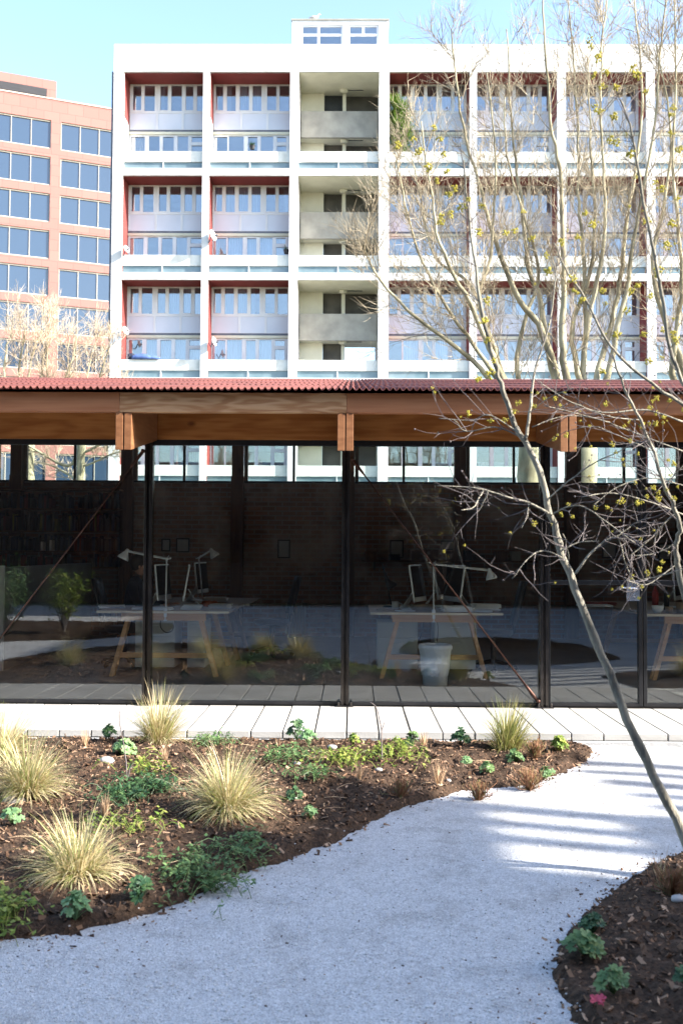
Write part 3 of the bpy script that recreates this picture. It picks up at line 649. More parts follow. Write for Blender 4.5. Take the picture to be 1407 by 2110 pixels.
def strip_window(xl, xr, z0, z1, panes, zp0, zp1, curt, door=False, panel=None):
    """white frame filling xl..xr by z0..z1; the panes lie between zp0 and zp1"""
    Wd = xr - xl; q = MB(); y0, y1 = RD, RD + 0.09
    q.box(xl, xr, y0, y1, zp1, z1); q.box(xl, xr, y0, y1, (panel[1] if panel else z0), zp0)
    ed = [0.0]
    for a, b in panes: ed += [a, b]
    ed.append(1.0)
    for k in range(0, len(ed), 2):
        a, b = xl + ed[k] * Wd, xl + ed[k + 1] * Wd
        if b - a > 0.22:   # two neighbouring casements: a groove between their stiles
            m_ = (a + b) / 2; q.box(a, m_ - 0.03, y0 - 0.012, y1, zp0, zp1); q.box(m_ + 0.03, b, y0 - 0.012, y1, zp0, zp1); q.box(m_ - 0.03, m_ + 0.03, y0 + 0.01, y1 - 0.004, zp0, zp1)
        else: q.box(a, b, y0 - 0.012, y1, zp0, zp1)
    for a, b in panes[::2]:   # opening sashes stand proud
        xa, xb = xl + a * Wd, xl + b * Wd; t = 0.035
        q.box(xa, xb, y0 - 0.02, y0 + 0.03, zp0, zp0 + t); q.box(xa, xb, y0 - 0.02, y0 + 0.03, zp1 - t, zp1)
        q.box(xa, xa + t, y0 - 0.02, y0 + 0.03, zp0 + t, zp1 - t); q.box(xb - t, xb, y0 - 0.02, y0 + 0.03, zp0 + t, zp1 - t)
    if door:
        a, b = panes[-1]; xa, xb = xl + a * Wd, xl + b * Wd; zt = zp1 - 0.30
        q.box(xa, xb, y0 - 0.014, y1 + 0.002, zt - 0.2, zt - 0.02)
    if panel:
        zz0, zz1 = panel
        for k in range(3):
            a = xl + Wd * (0.0 if k == 0 else (.356 if k == 1 else .69)); b = xl + Wd * (.356 if k == 0 else (.69 if k == 1 else 1.0))
            q.box(a, a + 0.06, y0 - 0.01, y1, zz0, zz1); q.box(b - 0.06, b, y0 - 0.01, y1, zz0, zz1)
            q.box(a + 0.06, b - 0.06, y0 + 0.025, y1 - 0.01, zz0, zz1, 1)
        q.box(xl, xr, y0 - 0.015, y1, z0, zz0)
    for f in (0.17, 0.5, 0.83):   # trickle vents
        q.box(xl + f * Wd - 0.25, xl + f * Wd + 0.25, y0 - 0.03, y0 - 0.001, z1 - 0.055, z1 - 0.025)
    wn = q.build('window', [M['frame_white'], M['panel_white']], ap)
    g = MB()
    for a, b in panes: g.box(xl + a * Wd + 0.001, xl + b * Wd - 0.001, y0 + 0.04, y0 + 0.05, zp0 + 0.001, zp1 - 0.001)
    g.build('pane', M['flat_glass'], wn)
    for k, (a, b) in enumerate(panes):
        c = MB()
        cc = curt[k % len(curt)]
        if not cc: continue
        xa, xb = xl + a * Wd, xl + b * Wd
        if cc == 'l': xb = xa + (xb - xa) * 0.4
        if cc == 'r': xa = xb - (xb - xa) * 0.4
        nn = 26; o = len(c.v)
        for i in range(nn + 1):
            x = xa - 0.03 + (xb - xa + 0.06) * i / nn; y = y1 + 0.12 + 0.035 * math.sin(i * 1.55 + k) + 0.02 * rnd.random()
            zt = zp1 + 0.05 if cc != 'h' else zp0 + (zp1 - zp0) * 0.55
            c.v.append((x, y, zp0 - 0.05)); c.v.append((x, y, zt))
        for i in range(nn): c.f.append((o + 2 * i, o + 2 * i + 2, o + 2 * i + 3, o + 2 * i + 1)); c.m.append(1 if cc == 'w' else 0)
        cu = c.build('curtain', [M['curtain'], M['curtain_warm']], wn); cu.modifiers.new('t', 'SOLIDIFY').thickness = 0.012
CURT = {(0, 0): ['', '', 'l', '', '', ''], (0, 1): ['r', 'l', 'f', 'f', '', ''], (1, 0): ['', '', '', '', 'f', 'f'], (1, 1): ['f', 'f', 'f', 'f', '', 'r'], (2, 0): ['w', '', 'f', 'f', 'f', 'f'], (2, 1): ['w', 'f', 'f', 'l', '', '']}
CURL = {(0, 0): ['w', '', '', '', ''], (0, 1): ['', '', 'h', '', ''], (1, 0): ['w', '', '', '', 'h'], (1, 1): ['w', 'f', 'f', 'f', 'f'], (2, 0): ['', 'f', 'f', 'f', 'f'], (2, 1): ['f', 'f', 'f', 'f', 'f']}
def zr(py, k, Y): return ZP(py, Y) - per * k * 1.0
for bi in range(len(CX) - 1):
    xl, xr = CX[bi][1], CX[bi + 1][0]
    for k, r in enumerate(ROWS):
        if r['pt'] < 1.0 and k == 4: 
            continue
        stair = (bi == 2)
        # balcony front: parapet, strip of glass below it, its little post
        bx('balcony_parapet', M['parapet'], ap, xl + 0.002, xr - 0.002, FB + 0.18, FB + 0.32, r['pb'], r['pt'])
        q = MB(); q.box(xl + 0.004, xr - 0.004, FB + 0.25, FB + 0.27, r['gb'] + 0.003, r['pb'] - 0.003); xm = (xl + xr) / 2; q.box(xm - 0.025, xm + 0.025, FB + 0.2, FB + 0.248, r['gb'] + 0.003, r['pb'] - 0.003, 1)
        q.build('balcony_glazing', [M['strip_glass'], M['frame_white']], ap)
        if not stair:
            zled = zr(270, k, RD)
            q = MB(); q.box(xl + 0.012, xr - 0.012, FB + 0.16, RD - 0.002, r['top'] - 0.02, r['top'] - 0.001)
            zend = zled if k == 0 else r['pt'] - 0.9
            for xa, xb in ((xl + 0.001, xl + 0.011), (xr - 0.011, xr - 0.001)):
                q.prismx([(FB + 0.16, zend + (0.25 if k == 0 else 0)), (RD - 0.25, zend + (0.25 if k == 0 else 0)), (RD - 0.002, zend), (RD - 0.002, r['top'] - 0.001), (FB + 0.16, r['top'] - 0.001)], xa, xb)
            q.build('red_recess', M['red_paint'], ap)
            mirror = bi % 2 == 1
            up = [(1 - b, 1 - a) for a, b in UP[::-1]] if mirror else UP
            lo = LO if not mirror else [(.01, .19)] + [(a + .18, b + .18) for a, b in LO[0:4]]
            lo = [(a, min(b, .985)) for a, b in lo]
            cu = CURT.get((k, bi)) or [rnd.choice(['', '', 'f', 'l', 'r', 'w']) for _ in range(6)]
            cl_ = CURL.get((k, bi)) or [rnd.choice(['', '', 'f', 'h']) for _ in range(5)]
            strip_window(xl, xr, zr(268, k, RD), zr(171, k, RD), up, zr(229, k, RD), zr(176.5, k, RD), cu, panel=(zr(267, k, RD), zr(234, k, RD)))
            bx('ledge', M['ledge'], ap, xl + 0.002, xr - 0.002, RD - 0.02, RD + 0.1, zr(273, k, RD), zr(268, k, RD) - 0.003)
            bx('floor_edge', M['cream'], ap, xl + 0.002, xr - 0.002, RD - 0.08, DEEP - 0.01, zr(278.5, k, RD), zr(273, k, RD) - 0.003)
            strip_window(xl, xr, r['gb'] + 0.003, zr(278.5, k, RD) - 0.003, lo, r['gb'] + 0.12, zr(281, k, RD), cl_, door=True)
        else:
            # stair landing bay: soffit, landing with raw concrete front, back wall with door, post and lamp
            bx('soffit', M['cream'], ap, xl + 0.002, xr - 0.002, FB + 0.1, DEEP - 0.01, r['top'] - 0.03, r['top'] - 0.001)
            YW = FB + 2.35
            zl1, zl0 = zr(229, k, 51.5), zr(283, k, 51.5)
            bx('landing_front', M['raw_conc'], ap, xl + 0.05, xr - 0.05, 51.5, 51.66, zl0, zl1)
            bx('landing_slab', M['cream'], ap, xl + 0.002, xr - 0.002, 51.665, YW + 1.2, zl0 + 0.05, zl0 + 0.3)
            hole = (k == 2)
            for z0, z1, low in ((zl0 + 0.303, r['top'] - 0.033, False), (r['gb'] + 0.003, zl0 + 0.047, True)):
                q = MB(); w1 = xl + (xr - xl) * 0.30; w2 = xl + (xr - xl) * 0.54; w3 = xl + (xr - xl) * 0.585
                q.box(xl + 0.003, w1, YW, YW + 0.12, z0, z1); q.box(w2, w3, YW - 0.15, YW - 0.001, z0, z1)
                q.build('stair_wall', M['cream'], ap)
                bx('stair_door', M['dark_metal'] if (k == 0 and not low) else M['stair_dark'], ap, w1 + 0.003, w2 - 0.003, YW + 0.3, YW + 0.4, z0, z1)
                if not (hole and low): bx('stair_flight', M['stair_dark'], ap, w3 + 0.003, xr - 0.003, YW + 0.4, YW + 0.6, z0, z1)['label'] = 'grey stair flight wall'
                xm = xl + (xr - xl) * 0.56
                q = MB(); q.lathe([(0.0, -0.16), (0.2, -0.13), (0.22, -0.04), (0.20, 0.0)], (xm, 51.95, z1 - 0.003), 14)
                q.build('bulkhead_lamp', M['cream'], ap, smooth=True)
                q = MB(); q.tube([(xm + 0.22, 51.95, z1 - 0.03), (xr - 0.8, 51.95, z1 - 0.03)], 0.02, 5); q.build('conduit', M['dark_metal'], ap)
# the opening at the back of the third landing lets the sky through
# roof house above the stair
RY = FB + 0.9
zt = ZP(42, RY); xa, xb = XP(602, RY, 60), XP(800, RY, 60)
q = MB(); z0 = zroof + 0.003
zw0, zw1 = ZP(93, RY), ZP(51, RY)
wl, wm0, wm1, wr = XP(620, RY, 60), XP(707, RY, 60), XP(717, RY, 60), XP(780, RY, 60)
q.box(xa, wl, RY, RY + 4, z0, zt); q.box(wr, xb, RY, RY + 4, z0, zt); q.box(wm0, wm1, RY, RY + 4, z0, zt); 
for a, b in ((wl, wm0), (wm1, wr)): q.box(a, b, RY, RY + 4, zw1, zt); q.box(a, b, RY, RY + 4, z0, zw0 + 0.003)
q.build('roof_house', M['white_conc'], ap)
bx('roof_house_coping', M['raw_conc'], ap, xa - 0.05, xb + 0.05, RY - 0.05, RY + 4.05, zt + 0.003, zt + 0.06)
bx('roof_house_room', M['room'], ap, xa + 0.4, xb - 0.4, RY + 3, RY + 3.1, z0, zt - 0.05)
for a, b, sp in ((wl, wm0, 0.42), (wm1, wr, 0.5)):
    q = MB(); t = 0.10; zm = zw0 + (zw1 - zw0) * 0.52; xm = a + (b - a) * sp
    q.box(a, a + t, RY + 0.05, RY + 0.13, zw0, zw1); q.box(b - t, b, RY + 0.05, RY + 0.13, zw0, zw1); q.box(a + t, b - t, RY + 0.05, RY + 0.13, zw1 - t, zw1); q.box(a + t, b - t, RY + 0.05, RY + 0.13, zw0, zw0 + 0.04)
    q.box(a + t, b - t, RY + 0.048, RY + 0.132, zm - 0.06, zm + 0.06); q.box(xm - 0.06, xm + 0.06, RY + 0.052, RY + 0.128, zm if sp == 0.5 else zw0 + 0.04, zw1 - t)
    wn = q.build('window', M['frame_white'], ap); g = MB(); g.box(a + t, b - t, RY + 0.085, RY + 0.095, zw0 + 0.04, zw1 - t); g.build('pane', M['flat_glass'], wn)
# dark rainwater pipe at the corner
q = MB(); px_ = CX[0][0] - 0.09; q.tube([(px_, FB + 0.2, 0), (px_, FB + 0.2, ZP(145, FB))], 0.06, 8); q.build('rainwater_pipe', M['ledge'], ap)

# satellite dishes
def dish(px, py, r, aim, label, ck=0):
    c = P(px, py, FB - 0.15); t = thing('satellite_dish', c, label, 'satellite dish', 'satellite dishes on the balconies'); a = Vector(aim).normalized()
    q = MB(); q.lathe([(0.0, -0.0), (r * 0.5, r * 0.06), (r * 0.85, r * 0.19), (r, r * 0.28), (r * 0.99, r * 0.26), (r * 0.84, r * 0.16), (r * 0.5, r * 0.03), (0.0, -0.03)], c, 20, ax=a); q.build('reflector', M['white'], t, smooth=True)
    q = MB(); tip = c + a * r * 1.15 + Vector((0, 0, -r * 0.25)); q.tube([c + Vector((0, 0, -r * 0.9)) + a * 0.03, tip], 0.02, 6); q.tube([tip, tip - a * 0.14], 0.045, 8); q.build('arm', M['ledge'], t)
    q = MB(); q.tube([c - a * 0.02, c - a * 0.15 - Vector((0, 0, 0.25)), Vector((c.x - 0.2, FB + 0.0, c.z - 0.3)) if ck == 0 else Vector((c.x - 0.25, FB + 0.0, c.z - 0.05))], 0.03, 6); q.build('bracket', M['ledge'], t)
dish(258, 682, 0.22, (0.85, -0.45, 0.3), 'white satellite dish at the lowest left balcony, above the blue washing')
dish(260, 514, 0.20, (0.85, -0.45, 0.3), 'small white satellite dish on the middle left balcony parapet')
dish(437, 486, 0.29, (0.88, -0.38, 0.25), 'large white satellite dish on the second column, middle storey')
dish(440, 704, 0.24, (0.92, -0.3, 0.2), 'white satellite dish on the second column, lowest storey', 1)
# laundry and plants on balconies
c = P(300, 736, FB + 0.32); q = MB()
for (a, b, zz, m_) in ((263, 286, 729, 1), (272, 312, 734, 0), (284, 330, 737, 0)):
    p0, p1 = P(a, 738, FB + 0.1), P(b, zz, FB + 0.1); n_ = 14; o = len(q.v)
    for i in range(n_ + 1):
        t = i / n_; x = p0.x + (p1.x - p0.x) * t; zt_ = p1.z + 0.12 * math.sin(t * 3.1) + 0.03 * rnd.random() - (0.25 * t if m_ else 0)
        for yy, z_ in ((FB + 0.10, p0.z - 0.05), (FB + 0.13 + 0.03 * rnd.random(), zt_), (FB + 0.6 + 0.05 * m_, zt_ - 0.03), (FB + 0.62 + 0.05 * m_, p0.z - 0.1)): q.v.append((x, yy + 0.08 * m_, z_))
    for i in range(n_):
        for j in range(3): a_ = o + i * 4 + j; q.f.append((a_, a_ + 4, a_ + 5, a_ + 1)); q.m.append(m_)
ob = q.build('laundry', [M['blue'], M['navy']], smooth=True); ob.modifiers.new('t', 'SOLIDIFY').thickness = 0.02
tag(ob, 'blue and navy washing heaped on the lowest left balcony parapet', 'laundry')
def straps(q, c, n, L, w_, up=0.8, droop=0.8, seg=4, m=0):
    for _ in range(n):
        a = rnd.uniform(0, 6.283); e = rnd.uniform(0.1, 1.0) ; l = L * rnd.uniform(0.6, 1.1); p = Vector(c); d = Vector((math.cos(a) * (1.1 - e * up), math.sin(a) * (1.1 - e * up), 0.3 + e)).normalized()
        side = d.cross(Vector((0, 0, 1))).normalized() if abs(d.z) < 0.99 else Vector((1, 0, 0)); o = len(q.v)
        for k in range(seg + 1):
            t = k / seg; ww = w_ * (1 - t ** 2 * 0.95) / 2
            q.v.append(tuple(p - side * ww)); q.v.append(tuple(p + side * ww)); p = p + d * (l / seg); d = (d + Vector((0, 0, -droop * (1 - e * 0.5) / seg))).normalized()
        for k in range(seg): a_ = o + 2 * k; q.f.append((a_, a_ + 1, a_ + 3, a_ + 2)); q.m.append(m)
cb = P(822, 308, FB + 0.5)
t = thing('balcony_yucca', cb, 'tall shaggy strap leaved plant on the top balcony right of the stair', 'plant')
q = MB(); heads = []
for dx, h in ((-0.25, 2.3), (0.25, 1.7), (0.0, 1.1), (0.3, 0.8), (-0.2, 1.5), (0.1, 1.9)):
    tp = cb + Vector((dx, -0.1 + 0.2 * rnd.random(), h)); q.tube([cb + Vector((dx * 0.3, 0, -0.6)), cb + Vector((dx * 0.8, 0, h * 0.5)), tp], [0.07, 0.06, 0.05], 6); heads.append(tp)
q.build('trunk', M['plane_bark'], t)
q = MB()
for hd in heads:
    straps(q, hd, 150, 0.8, 0.06)
    for s_ in range(5): straps(q, hd - Vector((0.05 * rnd.gauss(0, 1), 0, 0.25 * s_ + 0.15)), 34, 0.65, 0.05, up=0.2, droop=2.6)
q.build('crown', M['yucca'], t)
for px, py, lab, hh in ((520, 303, 'low dark planter on the top balcony left of the stair', 0.3), (590, 518, 'small dark pot plant at the right end of the middle balcony', 0.35)):
    c = P(px, py + 5, FB + 0.25); t = thing('pot_plant', c, lab, 'pot plant')
    q = MB(); q.lathe([(0.0, 0), (0.11, 0), (0.15, 0.2), (0.14, 0.2), (0.12, 0.17), (0.0, 0.17)], c, 12); q.build('pot', M['dark'], t)
    q = MB(); straps(q, c + Vector((0, 0, 0.15)), 40, hh, 0.04); q.build('foliage', M['leaf_dark'], t)
# gull on the roof house
c = P(648, 38, RY + 0.4); c.z = zt + 0.06
q = MB()
q.tube([c + Vector((-0.28, 0, 0.26)), c + Vector((-0.12, 0, 0.27)), c + Vector((0.05, 0, 0.29)), c + Vector((0.17, 0, 0.36)), c + Vector((0.22, 0, 0.46)), c + Vector((0.28, 0, 0.47)), c + Vector((0.35, 0, 0.455))], [0.01, 0.06, 0.085, 0.065, 0.045, 0.04, 0.008], 8)
for dy in (-0.03, 0.03): q.tube([c + Vector((0.02, dy, 0.22)), c + Vector((0.02, dy, 0.0)), c + Vector((0.07, dy, 0.003))], 0.009, 5)
q.tube([c + Vector((0.08, -0.075, 0.33)), c + Vector((-0.1, -0.08, 0.31)), c + Vector((-0.34, -0.04, 0.27))], [0.02, 0.05, 0.006], 6)
tag(q.build('gull', M['feather'], smooth=True), 'pale gull standing on the roof house', 'bird')

# ============================================================ PINK OFFICE BUILDING
OA = R(22.8); od = Vector((math.cos(OA), math.sin(OA), 0)); on = Vector((math.sin(OA), -math.cos(OA), 0))
o0 = P(18, 600, 85.0); o0.z = 0
of = thing('office_building', (o0.x, o0.y, 0), 'pink stone office building with bands of tinted windows', 'office building')
OM = Matrix(((od.x, -on.x, 0, o0.x), (od.y, -on.y, 0, o0.y), (0, 0, 1, 0), (0, 0, 0, 1)))   # local x along the facade, y into the building
def os_(px):                       # distance along the facade seen at a given column of sight
    d = ray(px, 600); t = (o0.x * on.x + o0.y * on.y) / (d.x * on.x + d.y * on.y); p = d * t
    return (Vector((p.x, p.y, 0)) - Vector((o0.x, o0.y, 0))).dot(od)
def obx(q, x0, x1, y0, y1, z0, z1, m=0):
    vs_ = [OM @ Vector(p) for p in ((x0, y0, z0), (x1, y0, z0), (x1, y1, z0), (x0, y1, z0), (x0, y0, z1), (x1, y0, z1), (x1, y1, z1), (x0, y1, z1))]
    q.add(vs_, [(3, 2, 1, 0), (4, 5, 6, 7), (0, 1, 5, 4), (1, 2, 6, 5), (2, 3, 7, 6), (3, 0, 4, 7)], m)
def obuild(q, name, m, parent):
    inv = OM.inverted(); q.v = [tuple(inv @ Vector(v)) for v in q.v]; save = ORG[parent]; ORG[parent] = Vector((0, 0, 0)); ob = q.build(name, m, parent); ORG[parent] = save; ORG[ob] = Vector((0, 0, 0)); return ob
of.rotation_euler = (0, 0, OA)
MOD = os_(60) - os_(18.5)
b1 = os_(100.7); b2 = os_(121.5)
S_ = 79 * 85.0 / F
zh = [ZP(237.5, 85.0, 18) - S_ * k for k in range(12)]; WH = 56 * 85.0 / F
ztop = ZP(191, 85.0, 18)
bays = [(b1 - 3 * MOD, b1), (b1 - 3 * MOD - (b2 - b1) - 3 * MOD, b1 - 3 * MOD - (b2 - b1)), (b2, b2 + 3 * MOD), (b2 + 3 * MOD + (b2 - b1), b2 + 6 * MOD + (b2 - b1))]
bays.sort(); xa, xb = bays[0][0] - 1.5, bays[-1][1] + 1.5
q = MB(); obx(q, xa, xb, 0.0, 14, zh[0] + 0.12, ztop)
zz = [z for z in zh if z > 3]
for k, z in enumerate(zz):
    lo_ = (zz[k + 1] + 0.12) if k + 1 < len(zz) else 0
    obx(q, xa, xb, 0.0, 0.5, lo_, z - WH - 0.1)
    edges = [xa] + [e for b in bays for e in b] + [xb]
    for e in range(0, len(edges), 2): obx(q, edges[e], edges[e + 1], 0.003, 0.5, z - WH - 0.1, z + 0.12)
obx(q, xa, xb, 0.55, 14, 0, zh[0] + 0.1)
obuild(q, 'wall', M['office_wall'], of)
q = MB(); pxr = os_(115); obx(q, xa, pxr, 2.0, 12, ztop - 0.5, ZP(153, 87.0, 18))
pr = obuild(q, 'plant_room', M['office_wall'], of)
q = MB(); obx(q, xa + 1, os_(95), 1.9, 1.997, ZP(187.5, 86.9, 18), ZP(171.5, 86.9, 18)); obuild(q, 'louvre', M['louvre'], pr)
q = MB(); obx(q, xa - 0.05, xb, -0.06, 0.3, ztop + 0.002, ztop + 0.12); obuild(q, 'coping', M['office_frame'], of)
for k, z in enumerate(zz):
    for a, b in bays:
        q = MB(); t = 0.055; y0, y1 = 0.1, 0.3
        obx(q, a, b, y0, y1, z, z + 0.12); obx(q, a, b, y0, y1, z - WH - 0.1, z - WH)
        for i in range(4):
            x = a + (b - a) * i / 3; x0_, x1_ = (a, a + t) if i == 0 else ((b - t, b) if i == 3 else (x - t / 2, x + t / 2))
            obx(q, x0_, x1_, y0, y1, z - WH, z)
        wn = obuild(q, 'window', M['office_frame'], of)
        g = MB(); obx(g, a + t, b - t, 0.2, 0.24, z - WH + 0.002, z - 0.002); obuild(g, 'pane', M['office_glass'], wn)

# ============================================================ TREES
def limb(q, pts, r0, r1, n=7, wob=0.0, tp=0.9, rj=0.0):
    """smooth tapering limb through the given points; returns the refined points"""
    pts = [Vector(p) for p in pts]; out = []
    for i in range(len(pts) - 1):
        p0, p1, p2, p3 = pts[max(i - 1, 0)], pts[i], pts[i + 1], pts[min(i + 2, len(pts) - 1)]
        for k in range(4):
            t = k / 4; out.append(0.5 * ((2 * p1) + (p2 - p0) * t + (2 * p0 - 5 * p1 + 4 * p2 - p3) * t * t + (3 * p1 - p0 - 3 * p2 + p3) * t ** 3))
    out.append(pts[-1])
    if wob: out = [p + Vector((rnd.gauss(0, wob), rnd.gauss(0, wob), 0)) for p in out]
    m_ = len(out) - 1
    q.tube(out, [(r0 + (r1 - r0) * (i / m_) ** tp) * (1 + rj * noise.noise(out[i] * 7.3) + (rj * 1.6 if rj and i % 7 == 3 else 0)) for i in range(m_ + 1)], n)
    return out
def twig(q, p, d, L, r, seg, up, bend, n=3):
    pts = [Vector(p)]; d = Vector(d).normalized()
    for k in range(seg):
        d = (d + Vector((rnd.gauss(0, bend), rnd.gauss(0, bend), up + rnd.gauss(0, bend)))).normalized(); pts.append(pts[-1] + d * L / seg)
    q.tube(pts, [r * (1 - 0.75 * k / seg) for k in range(seg + 1)], n, cap=False)
    return pts
def side(d, ang):
    d = Vector(d).normalized(); a = rnd.uniform(0, 6.283); o = d.orthogonal().normalized(); o = Matrix.Rotation(a, 3, d) @ o
    return d * math.cos(ang) + o * math.sin(ang)
def spray(q, pts, start, n1, L1, n2, L2, n3, L3, r, up=0.12, bend=0.10):
    k = len(pts) - 1
    for _ in range(n1):
        f = start + (1 - start) * rnd.random() ** 0.8; i = min(int(f * k), k - 1); p = pts[i].lerp(pts[i + 1], f * k - i); d = pts[i + 1] - pts[i]
        a = twig(q, p, side(d, R(rnd.uniform(25, 60))), L1 * rnd.uniform(0.5, 1.2) * (1.1 - 0.4 * f), r * 2.0, 6, up, bend, 4)
        for _ in range(n2):
            j = rnd.randint(1, 5); b = twig(q, a[j], side(a[j + 1] - a[j] if j < 6 else a[j] - a[j - 1], R(rnd.uniform(20, 55))), L2 * rnd.uniform(0.4, 1.2), r * 1.25, 4, up, bend)
            for _ in range(n3):
                j2 = rnd.randint(1, 3); twig(q, b[j2], side(b[j2 + 1] - b[j2], R(rnd.uniform(20, 55))), L3 * rnd.uniform(0.4, 1.2), r, 2, up, bend)
TY = 22.0
def plane_tree(base_px, trunk_r, stems, label, seed, Y=TY, tw=(24, 1.6, 8, 0.85, 4, 0.42), tm='pale_twig', bm_='plane_bark', r=0.0046):
    rnd.seed(seed)
    b = P(base_px, 1000, Y); b.z = 0
    t = thing('bare_tree', b, label, 'tree', 'bare trees behind the studio')
    q = MB(); hz = P(base_px, 905, Y).z
    limb(q, [b - Vector((0, 0, 0.2)), b + Vector((0.05, 0, 1.0)), b + Vector((0.0, 0.1, hz * 0.7)), b + Vector((0.0, 0, hz))], trunk_r * 1.25, trunk_r * 0.95, 12, 0.02)
    tq = MB()
    for s in stems:
        dy = rnd.uniform(-1.6, 1.6); n_ = len(s) - 1
        pts = [P(x, y, Y + dy * (i / n_)) for i, (x, y) in enumerate(s)]
        pts = [b + Vector((0, 0, hz - 0.3))] + pts if s[0][1] > 800 else pts
        r0 = trunk_r * rnd.uniform(0.34, 0.48) if s[0][1] > 800 else trunk_r * 0.22
        sp = limb(q, pts, r0, 0.014, 8, 0.012, 0.62)
        spray(tq, sp, 0.22, *tw, r)
    q.build('trunk', M[bm_], t, smooth=True); tq.build('crown', M[tm], t)
    return t
plane_tree(1090, 0.24, [
    [(1075, 880), (1030, 770), (1000, 700), (965, 620), (930, 560), (900, 480), (885, 380), (868, 250)],
    [(1075, 860), (1035, 770), (1012, 700), (985, 615), (1010, 530), (1016, 440), (1020, 330), (1003, 150)],
    [(1070, 860), (1010, 760), (960, 690), (905, 610), (862, 520), (835, 420), (815, 320)],
    [(985, 615), (950, 570), (895, 530), (870, 430), (850, 330)],
    [(1060, 850), (990, 760), (920, 700), (840, 640), (770, 560), (750, 500)],
    [(1080, 850), (1065, 760), (1080, 660), (1110, 560), (1075, 430), (1045, 320), (1040, 200)]],
    'bare pollarded tree left of the twin trunks, leaning stems before the flats', 5)
plane_tree(1200, 0.32, [
    [(1180, 870), (1143, 780), (1125, 700), (1110, 610), (1085, 540), (1075, 430), (1062, 330), (1050, 200), (1045, 60)],
    [(1190, 860), (1165, 780), (1157, 700), (1161, 600), (1158, 500), (1152, 350), (1133, 250), (1122, 100), (1116, -40)],
    [(1200, 860), (1200, 780), (1205, 700), (1204, 600), (1200, 500), (1191, 420), (1192, 300), (1182, 150), (1170, 0)],
    [(1210, 860), (1228, 780), (1252, 690), (1276, 580), (1290, 450), (1312, 330), (1322, 200), (1310, 40), (1300, -60)],
    [(1215, 860), (1248, 780), (1268, 690), (1290, 600), (1302, 510), (1322, 410), (1348, 250), (1362, 80), (1375, -40)],
    [(1170, 850), (1120, 690), (1070, 620), (1036, 540), (1010, 470), (993, 400), (960, 290), (940, 170), (930, 60)],
    [(1205, 700), (1225, 600), (1243, 500), (1245, 380), (1236, 240), (1240, 100), (1250, -20)],
    [(1215, 850), (1190, 770), (1178, 680), (1215, 560), (1226, 440), (1215, 300), (1210, 120)]],
    'large bare pollarded tree with many upright stems and flaky trunk', 6, tw=(27, 1.6, 8, 0.85, 4, 0.42))
plane_tree(1425, 0.28, [
    [(1420, 870), (1385, 770), (1393, 680), (1404, 590), (1398, 480), (1385, 330), (1392, 160), (1388, 0)],
    [(1425, 870), (1425, 760), (1440, 640), (1430, 480), (1450, 300), (1440, 100)],
    [(1420, 860), (1400, 740), (1362, 640), (1345, 530), (1372, 400), (1380, 250), (1350, 90)],
    [(1430, 860), (1470, 740), (1500, 600), (1520, 400)]],
    'bare pollarded tree at the right edge behind the studio', 8)
plane_tree(60, 0.17, [
    [(40, 860), (12, 780), (14, 720), (25, 690), (28, 650)], [(60, 860), (60, 780), (70, 720), (88, 680), (92, 640)], [(75, 860), (85, 790), (92, 730), (110, 690), (115, 655)],
    [(50, 870), (0, 820), (-40, 740), (-50, 680)], [(70, 860), (40, 780), (48, 720), (52, 670)], [(80, 860), (125, 800), (150, 740), (160, 690)]],
    'bare golden twigged tree in front of the pink offices, the left one', 9, Y=30.0, tw=(17, 1.1, 6, 0.65, 3, 0.38), tm='gold_twig', r=0.0055)
plane_tree(165, 0.15, [
    [(160, 870), (150, 790), (140, 730), (145, 690)], [(170, 870), (178, 790), (190, 730), (205, 690)], [(180, 870), (200, 800), (215, 750), (225, 715)], [(160, 880), (110, 830), (98, 760), (100, 700)],
    [(180, 930), (230, 900), (260, 860), (270, 800)], [(140, 960), (80, 930), (40, 900), (10, 850)], [(170, 960), (220, 940), (250, 930)], [(165, 985), (110, 960), (60, 950)]],
    'bare golden twigged tree in front of the pink offices, beside the white block', 10, Y=30.0, tw=(17, 1.0, 6, 0.65, 3, 0.38), tm='gold_twig', r=0.0055)

# ------------------------------------------------------------ flowering cornelian cherry beside the path
rnd.seed(21)
tb = G(1470, 1838)
ct = thing('flowering_tree', tb, 'slender leaning bare tree with yellow blossom beside the gravel path', 'tree')
q = MB(); tq = MB(); bl = MB()
def W(pts, Y0, Y1): 
    n_ = len(pts) - 1; return [P(x, y, Y0 + (Y1 - Y0) * i / n_) for i, (x, y) in enumerate(pts)]
main = limb(q, [tb - Vector((0, 0, 0.1))] + W([(1407, 1718), (1345, 1600), (1290, 1482), (1240, 1350), (1182, 1212), (1150, 1120), (1128, 1040), (1104, 950), (1062, 880)], 4.62, 4.5), 0.029, 0.0125, 12, 0.004, 0.55, 0.10)
up1 = limb(q, W([(1062, 880), (1040, 820), (1022, 760), (1002, 690), (985, 600), (972, 500), (962, 420), (955, 330)], 4.5, 4.3), 0.0125, 0.003, 8, 0.002)
up2 = limb(q, W([(1082, 905), (1092, 850), (1096, 790), (1112, 730), (1128, 680), (1142, 590), (1150, 520)], 4.5, 4.7), 0.008, 0.0025, 7, 0.002)
tr2 = limb(q, [tb + Vector((0.1, 0.1, -0.1))] + W([(1475, 1600), (1440, 1350), (1407, 1218), (1394, 1160), (1393, 1120), (1400, 1085), (1388, 1045), (1368, 1000), (1345, 930), (1318, 865), (1285, 800), (1262, 730)], 4.6, 4.2), 0.018, 0.004, 9, 0.003, 0.8, 0.08)
